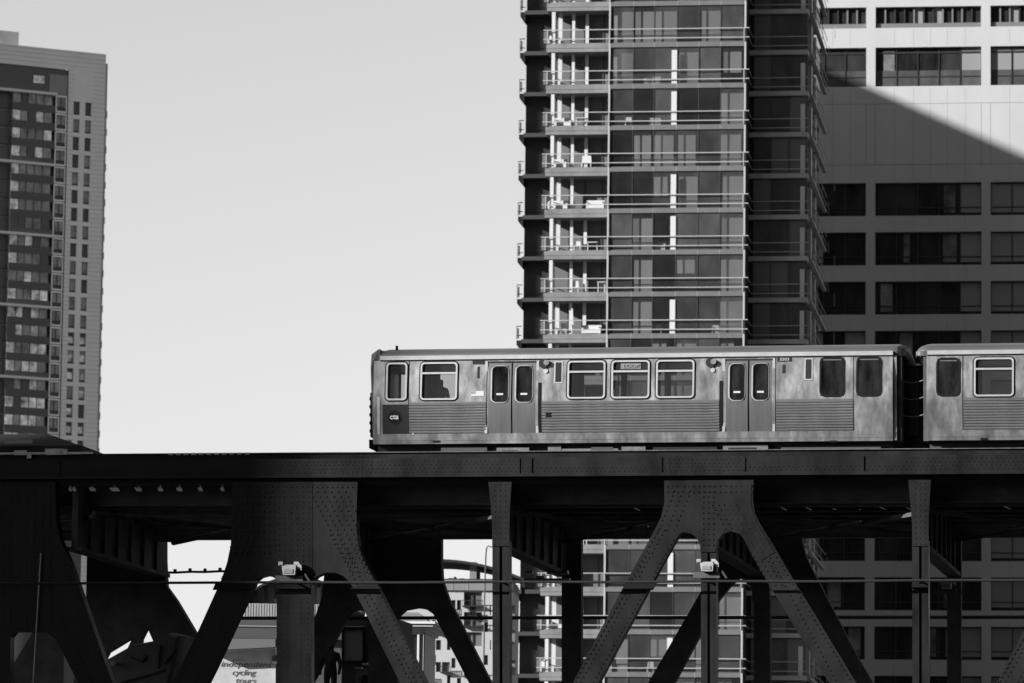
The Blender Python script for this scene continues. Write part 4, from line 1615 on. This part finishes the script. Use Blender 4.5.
for i in range(25):
    x = 395 + i * 5.5
    d = (x - 437) / 60.0
    y = 559.8 + 9.0 * d * d if x > 437 else 559.8 + 7.0 * d * d
    pts.append(gp(P, x, y, 3))
for i in range(24):
    p, q = pts[i], pts[i + 1]
    mb.prism([(p[0], p[2]), (q[0], q[2]), (q[0], q[2] - .16), (p[0], p[2] - .16)], 2.4, 8)
mb.box(pts[1][0], pts[1][0] + .2, 3, 3.2, zpt, pts[1][2])
mb.box(pts[23][0], pts[23][0] + .2, 3, 3.2, zpt, pts[23][2] - .1)
apt.part('arched_canopy', mb)
mb = MB().m('roof_dark')
for x, w, h in ((447, 5, 2.5), (458, 5, 2.2), (452.5, 1.5, 4)):
    a, z = pp(x, 579.2)
    mb.box(a, pp(x + w, 579)[0], 1, 2, z, pp(x, 579.2 - h)[1])
apt.part('roof_vent', mb)

# street lamp with a hooked arm
lamp = Thing('street_lamp', 'thin street lamp with a hooked arm left of the plain centre post', 'street lamp', P, (P.at(485, 600, -8)[0], -8, 5))
q0 = gp(P, 484.8, 585, -8); q1 = gp(P, 486, 553, -8); q2 = gp(P, 486.8, 547.5, -8); q3 = gp(P, 488.2, 545.8, -8); q4 = gp(P, 491, 547, -8); q5 = gp(P, 497, 547.2, -8)
mb = MB().m('iron_dark').path([(q0[0], -8, 5), q0, q1, q2], .045)
lamp.part('pole', mb)
mb = MB().m('iron_dark').path([q2, q3, q4, q5], .035)
lamp.part('arm', mb)
mb = MB().m('under_box').box(q5[0], q5[0] + .5, -8.12, -7.88, q5[2] - .1, q5[2] + .02)
lamp.part('lamp_head', mb)

# bridge tender's house with cornice
Hs = Frame(415, 150, 6)
def hp(x, y, t=0.0):
    return Hs.at(x, y, t)
bh = Thing('bridge_house', 'small old bridge tender house with a pale stone cornice under the deck', 'bridge house', Hs, (hp(405, 650)[0], 1.5, 6))
sr_ = hp(423.5, 640)[0]
sl_ = hp(378, 640)[0]
zc0, zc1 = hp(405, 632)[1], hp(405, 622)[1]
zbs = 6
hh = []
for xa, xb in ((385, 396), (400, 407.5), (411, 417), (419, 423)):
    hh.append((hp(xa, 650)[0], hp(xb, 650)[0], hp(400, 690)[1], hp(400, 634)[1]))
mb = MB().m('ledge').wall(sl_, sr_, zbs, zc0, hh, 0, .2)
mb.box(sl_, sr_, .3, 3.2, zbs, zc0)
bh.part('wall', mb)
for h in hh:
    bh.part('window', MB().m('ldark').box(h[0], h[1], .12, .2, h[2], h[3]))
mb = MB().m('ledge')
for i, (o_, za, zb_) in enumerate(((.08, 0, .25), (.2, .25, .5), (.34, .5, .75), (.42, .75, 1))):
    mb.box(sl_ - o_, sr_ + o_, -o_, 3.3 + o_, zc0 + (zc1 - zc0) * za + .001 * i, zc0 + (zc1 - zc0) * zb_)
bh.part('cornice', mb)
mb = MB().m('grey_wall')
A = (sl_ - .2, -.2, zc1); Bq = (sr_ + .2, -.2, zc1); C = (sr_ + .2, 3.5, zc1); D = (sl_ - .2, 3.5, zc1)
zap = zc1 + .42
E1, E2 = (hp(398, 620)[0], 1.6, zap), (hp(412, 620)[0], 1.6, zap)
mb.quad([A, Bq, E2, E1]); mb.quad([Bq, C, E2]); mb.quad([C, D, E1, E2]); mb.quad([D, A, E1])
bh.part('roof', mb)

# hall with arched roof and the sign
Hf = Frame(250, 175, -3)
def ap(x, y, t=0.0):
    return Hf.at(x, y, t)
hall = Thing('arched_hall', 'hall with a curved glazed roof and dark eaves band behind the left riveted leg', 'building', Hf, (ap(270, 640)[0], 5, 6))
arc = []
for i in range(21):
    x = 226 + i * 7
    d = (x - 296) / 70.0
    arc.append((ap(x, 560, 0)[0], ap(x, 579 + 36 * d * d, 0)[1]))
zl = ap(265, 604)[1]
mb = MB().m('grey_wall').prism(arc + [(arc[-1][0], zl), (arc[0][0], zl)], .2, 14)
hall.part('gable', mb)
mb = MB().m('roof_dark')
for i in range(20):
    p, q = arc[i], arc[i + 1]
    mb.prism([p, q, (q[0], q[1] + .1), (p[0], p[1] + .1)], -.3, 14)
hall.part('roof', mb)
for x in (243, 254, 264, 274.5, 285, 296, 306, 317):
    a = ap(x, 600)[0]
    mb = MB().m('off_frame').box(a, a + .13, .0, .2, zl, max(zl + .1, zl + (arc[10][1] - zl) * (1 - ((x - 296) / 70.0) ** 2) - .05))
    hall.part('mullion', mb)
mb = MB().m('pale_wall')
a, b = ap(222, 610)[0], ap(345, 610)[0]
n = 46
for i in range(n):
    s = a + (b - a) * i / n
    mb.box(s, s + (b - a) / n * .6, -.22, -.15, ap(265, 619)[1], zl)
mb.m('sign').box(a, b, -.15, .1, ap(265, 620)[1], zl)
hall.part('pleated_blind', mb)
mb = MB().m('ldark').box(a, b, -.3, 12, ap(265, 639)[1], ap(265, 620)[1])
mb.m('joint').box(a, b, -.34, -.3, ap(265, 627.4)[1], ap(265, 626.2)[1])
hall.part('eaves_band', mb)
mb = MB().m('ldark').box(a, b, .0, 12, 6, ap(265, 639)[1])
hall.part('wall', mb)

Sf = Frame(250, 160, -3)
def sp(x, y, t=0.0):
    return Sf.at(x, y, t)
sg = Thing('shop_sign', 'pale sign board reading independent cycling under a grey awning at lower left', 'sign', Sf, (sp(245, 700)[0], 0, 6))
mb = MB().m('sign').prism([sp(205, 652.5), sp(275.6, 648.5), sp(275.6, 705), (sp(205, 705)[0], sp(275.6, 705)[1])], 0, .1)
brd = sg.part('board', mb)
mb = MB().m('pale_wall').box(sp(233, 660)[0], sp(245.5, 660)[0], -.012, 0, sp(240, 661.2)[1], sp(240, 658.8)[1])
mb.m('pale_wall').box(sp(273.2, 660)[0], sp(275.5, 660)[0], -.014, 0, sp(274, 656)[1], sp(274, 650)[1])
sg.part('label_strip', mb, parent=brd)
mb = MB().m('iron_dark').box(sp(272.2, 660)[0], sp(277, 660)[0], -.2, .0, sp(274, 664.6)[1], sp(274, 656.5)[1])
sg.part('bracket', mb)
mb = MB().m('louvre').prism([sp(218, 639.5), sp(275.3, 640), sp(275.3, 648), sp(207, 651.5)], -.6, .1)
sg.part('awning', mb)
ux = 160.0 / F
for body, x, y, sz, wd in (('independent', 245.7, 664.6, 6.9, 51), ('cycling', 243.5, 672.8, 6.9, 28), ('tours', 245.5, 680.8, 6.9, 22)):
    s, z = sp(x, y)
    text_mesh('lettering', body, sz * ux * 1.15, 'letter', Sf, sg.o, s, -.008, z, brd, shear=.25, bold=.0, sx=1.0 * wd / (len(body) * sz * .53))
mb = MB().m('iron_dark')
for x in (212, 274):
    a = sp(x, 690)[0]
    mb.box(a, a + .12, .1, .2, 6, sp(x, 655)[1])
sg.part('post', mb)

# dark booth with a glass door, lit sliver beside it
Kf = Frame(350, 136, 10.4)
def kp(x, y, t=0.0):
    return Kf.at(x, y, t)
bo = Thing('glazed_booth', 'dark framed glass booth behind the legs of the largest riveted plate', 'booth', Kf, (kp(355, 700)[0], 1, 6.6))
mb = MB().m('black').box(kp(341, 660)[0], kp(397, 660)[0], .1, 2.2, 6.6, kp(355, 619)[1])
bo.part('wall', mb)
mb = MB().m('train_dark').ring([kp(341.5, 662), kp(364, 662), kp(364, 627), kp(341.5, 627)], [kp(343.5, 660.5), kp(362.3, 660.5), kp(362.3, 629.5), kp(343.5, 629.5)], .0, .1)
mb.box(kp(366.5, 640)[0], kp(368, 640)[0], 0, .1, kp(360, 660)[1], kp(360, 643)[1])
w = bo.part('door', mb)
mb = MB().m('off_glass2').box(kp(343.5, 640)[0], kp(362.3, 640)[0], .06, .09, kp(350, 660.5)[1], kp(350, 629.5)[1])
bo.part('pane', mb, parent=w)
mb = MB().m('ledge').box(kp(341, 626)[0], kp(364, 626)[0], -.05, .1, kp(350, 627)[1], kp(350, 626.3)[1])
bo.part('lintel', mb)

# pale van seen end-on, only its roof in view
Vf = Frame(378, 133.5, 10.4)
def vp(x, y, t=0.0):
    return Vf.at(x, y, t)
van = Thing('parked_van', 'pale van seen end on at the bottom, only its window and roof showing', 'van', Vf, (vp(378, 730)[0], 1, vp(378, 740)[1]))
a, b = vp(355.5, 676)[0], vp(400, 676)[0]
zr_ = vp(378, 671.5)[1]
z0v = vp(378, 740)[1]
mb = MB().m('under_box')
out = rrect(a, b, z0v + .35, zr_, .14)
inn = rrect(a + .18, b - .1, zr_ - .75, zr_ - .1, .08)
mb.ring(out, inn, 0, .12)
mb.prism(rrect(a + .02, b - .02, z0v + .35, zr_ - .01, .14), .121, 3.6)
van.part('body', mb)
mb = MB().m('dark_glass').prism(inn, .05, .08)
van.part('rear_window', mb)
mb = MB().m('rubber')
for q in (a + .02, b - .3):
    mb.box(q, q + .25, .3, .9, z0v, z0v + .6)
    mb.box(q, q + .25, 2.6, 3.2, z0v, z0v + .6)
van.part('wheel', mb)
mb = MB().m('white').tube((b - .06, -.03, zr_ - .1), (b - .06, .02, zr_ - .1), .05, 10)
van.part('marker_lamp', mb)
mb = MB().m('white').box(a - .07, a + .12, .2, .5, zr_ + .09, zr_ + .14)
mb.box(a + .14, a + .3, .2, .5, zr_ + .2, zr_ + .26)
mb.m('under_box').box(a - .05, b - .2, .25, .4, zr_ - .01, zr_ + .09)
van.part('roof_rack', mb)

# pedestrian on the road deck behind the riveted post
qs, qz = B.at(331, 640, 6.3)
J2 = [(0, 0, .95), (0, 0, 1.15), (0, 0, 1.38), (0, 0, 1.50), (0, -.01, 1.60), (0, 0, 1.72),
      (.2, 0, 1.40), (.28, -.03, 1.15), (.27, -.10, .92), (.26, -.14, .85),
      (-.2, 0, 1.40), (-.30, 0, 1.15), (-.27, -.08, .92), (-.26, -.12, .85),
      (.1, 0, .88), (.14, -.15, .48), (.16, -.2, .08), (.16, -.33, .04),
      (-.1, 0, .88), (-.12, .1, .48), (-.14, .25, .1), (-.14, .12, .04)]
person('person', 'pedestrian in a dark coat beside the dark booth, seen through the right arch', 'person', B, (qs, 6.3, qz - 1.82), J2, E, [r * 1.15 for r in Rr], 'cloth')

# rounded grey tarpaulin-covered load at lower left
mb = MB().m('tarp')
ctl = [(96, 683), (104, 664), (120, 655), (138, 645), (160, 641), (176, 633), (186, 636), (183, 655), (176, 683), (170, 706), (92, 706)]
pl = [B.at(x, y, 5.2) for x, y in ctl]
cx = sum(p[0] for p in pl) / len(pl); cz_ = sum(p[1] for p in pl) / len(pl)
layers = []
for f_, t in ((.90, 4.55), (.97, 4.75), (1.0, 5.1), (1.0, 6.4), (.9, 6.8)):
    layers.append([(cx + (p[0] - cx) * f_, t, cz_ + (p[1] - cz_) * f_) for p in pl])
for i in range(4):
    for j in range(len(pl)):
        k = (j + 1) % len(pl)
        mb.quad([layers[i][j], layers[i][k], layers[i + 1][k], layers[i + 1][j]])
mb.quad(layers[0])
mb.m('iron_dark')
for pa_, pb_ in (((131, 657), (142, 662)), ((142, 662), (146, 655)), ((160, 645), (158, 668)), ((164, 664), (176, 649)), ((120, 683), (165, 670))):
    p, q = gp(B, pa_[0], pa_[1], 4.5), gp(B, pb_[0], pb_[1], 4.5)
    mb.tube((p[0], 4.53, p[2]), (q[0], 4.53, q[2]), .03)
o = single('covered_load', 'large rounded grey tarpaulin covered load with folds at lower left under the bridge', 'tarpaulin', B, (cx, 5.2, zd - .2), mb)
mb = MB().m('white')
s, z = B.at(113.5, 663.5, 4.4)
mb.tube((s, 4.3, z), (s, 4.45, z), .075, 12)
mb.m('iron_dark').tube((s, 4.4, z), (s, 4.6, z), .03)
single('round_lamp', 'small round white lamp on the edge of the grey tarpaulin at lower left', 'lamp', B, (s, 4.4, z), mb)

# ================================================================== GROUND, WATER
def flat(name, x0, x1, y0, y1, z, m_):
    me = bpy.data.meshes.new(name)
    me.from_pydata([(x0, y0, z), (x1, y0, z), (x1, y1, z), (x0, y1, z)], [], [(0, 1, 2, 3)])
    me.materials.append(M[m_])
    o = bpy.data.objects.new(name, me)
    o['kind'] = 'structure'
    COL.objects.link(o)
flat('river_water', -9000, 9000, -9000, 135, 0, 'water')
W = Frame(512, 0.001, 0)
mb = MB().m('land').box(-9000, 9000, 135, 12000, -1, 5)
single('ground', None, None, W, (0, 135, 0), mb, kind='structure')

# ================================================================== BUILDINGS OUTSIDE THE FRAME (unseen, shaped to cast shade and cut sky light)
def block(name, label, fr, s0, s1, t0, t1, h):
    th = Thing(name, label, 'office block', fr, ((s0 + s1) / 2, (t0 + t1) / 2, 5 if fr is not W else 0), 'city blocks outside the picture')
    base = 5 if fr is not W else 0
    mb = MB().m('city').box(s0, s1, t0, t1, base, h)
    th.part('wall', mb)
    mb = MB().m('off_glass')
    z = base + 4
    while z < h - 3:
        mb.box(s0 - .02, s1 + .02, t0 - .02, t1 + .02, z, z + 1.9)
        z += 4
    th.part('window_band', mb)
    return th

# block K: its roof edge draws the diagonal shade on the office building
sK = rx(-110, 300)
hK = pa[1] + (pa[0] - sK) * slope
kt0 = T.w(0, 0, 0).y - 400
block('unseen_block', 'tall block left of the picture whose roof edge shades the office building', Rf, sK - 45, sK, -90, -30, hK)
for i, (x0, x1, y0, y1, h) in enumerate(((-150, -60, -210, -120, 300), (-55, 30, -230, -130, 330), (35, 130, -210, -110, 300), (135, 230, -180, -60, 320), (150, 260, -50, 100, 260), (150, 260, 110, 330, 240))):  # unseen blocks added to cut sky light on the shaded walls
    block('unseen_block', 'unseen dark block with window bands, added around the camera to cut sky light', W, x0, x1, y0, y1, h)

# unseen tall block added left of the bridge: shades its left third and the cab end of the train
q = B.w(bp(296, 465)[0], 0, 0) + sunh * 160
block('unseen_block', 'unseen slab block added left of the bridge to shade its left end', W, q.x - 10, q.x, q.y, q.y + 16, 120)

# ================================================================== LIGHT
w = bpy.data.worlds.new('World')
scene.world = w
w.use_nodes = True
nt = w.node_tree
bg = nt.nodes['Background']
sky = nt.nodes.new('ShaderNodeTexSky')
sky.sky_type = 'NISHITA'
sky.sun_disc = False
sky.sun_elevation = ALT
sky.sun_rotation = math.atan2(SUN.x, SUN.y)
sky.air_density = 2.0
sky.dust_density = 0.0
bw = nt.nodes.new('ShaderNodeRGBToBW')
nt.links.new(sky.outputs[0], bw.inputs[0])
nt.links.new(bw.outputs[0], bg.inputs['Color'])
bg.inputs['Strength'].default_value = 0.071
sl = bpy.data.lights.new('sun', 'SUN')
sl.energy = 5.0
sl.angle = math.radians(0.5)
sl.color = (1, 1, 1)
so = bpy.data.objects.new('sun', sl)
COL.objects.link(so)
so.rotation_euler = (-SUN).to_track_quat('-Z', 'Y').to_euler()
scene.view_settings.view_transform = 'Standard'
scene.view_settings.look = 'None'
scene.view_settings.gamma = 1.0
scene.view_settings.exposure = 1.0
scene.cycles.use_denoising = True
scene.cycles.max_bounces = 6
scene.cycles.transparent_max_bounces = 12
scene.cycles.caustics_reflective = False
scene.cycles.caustics_refractive = False
scene.cycles.sample_clamp_indirect = 6
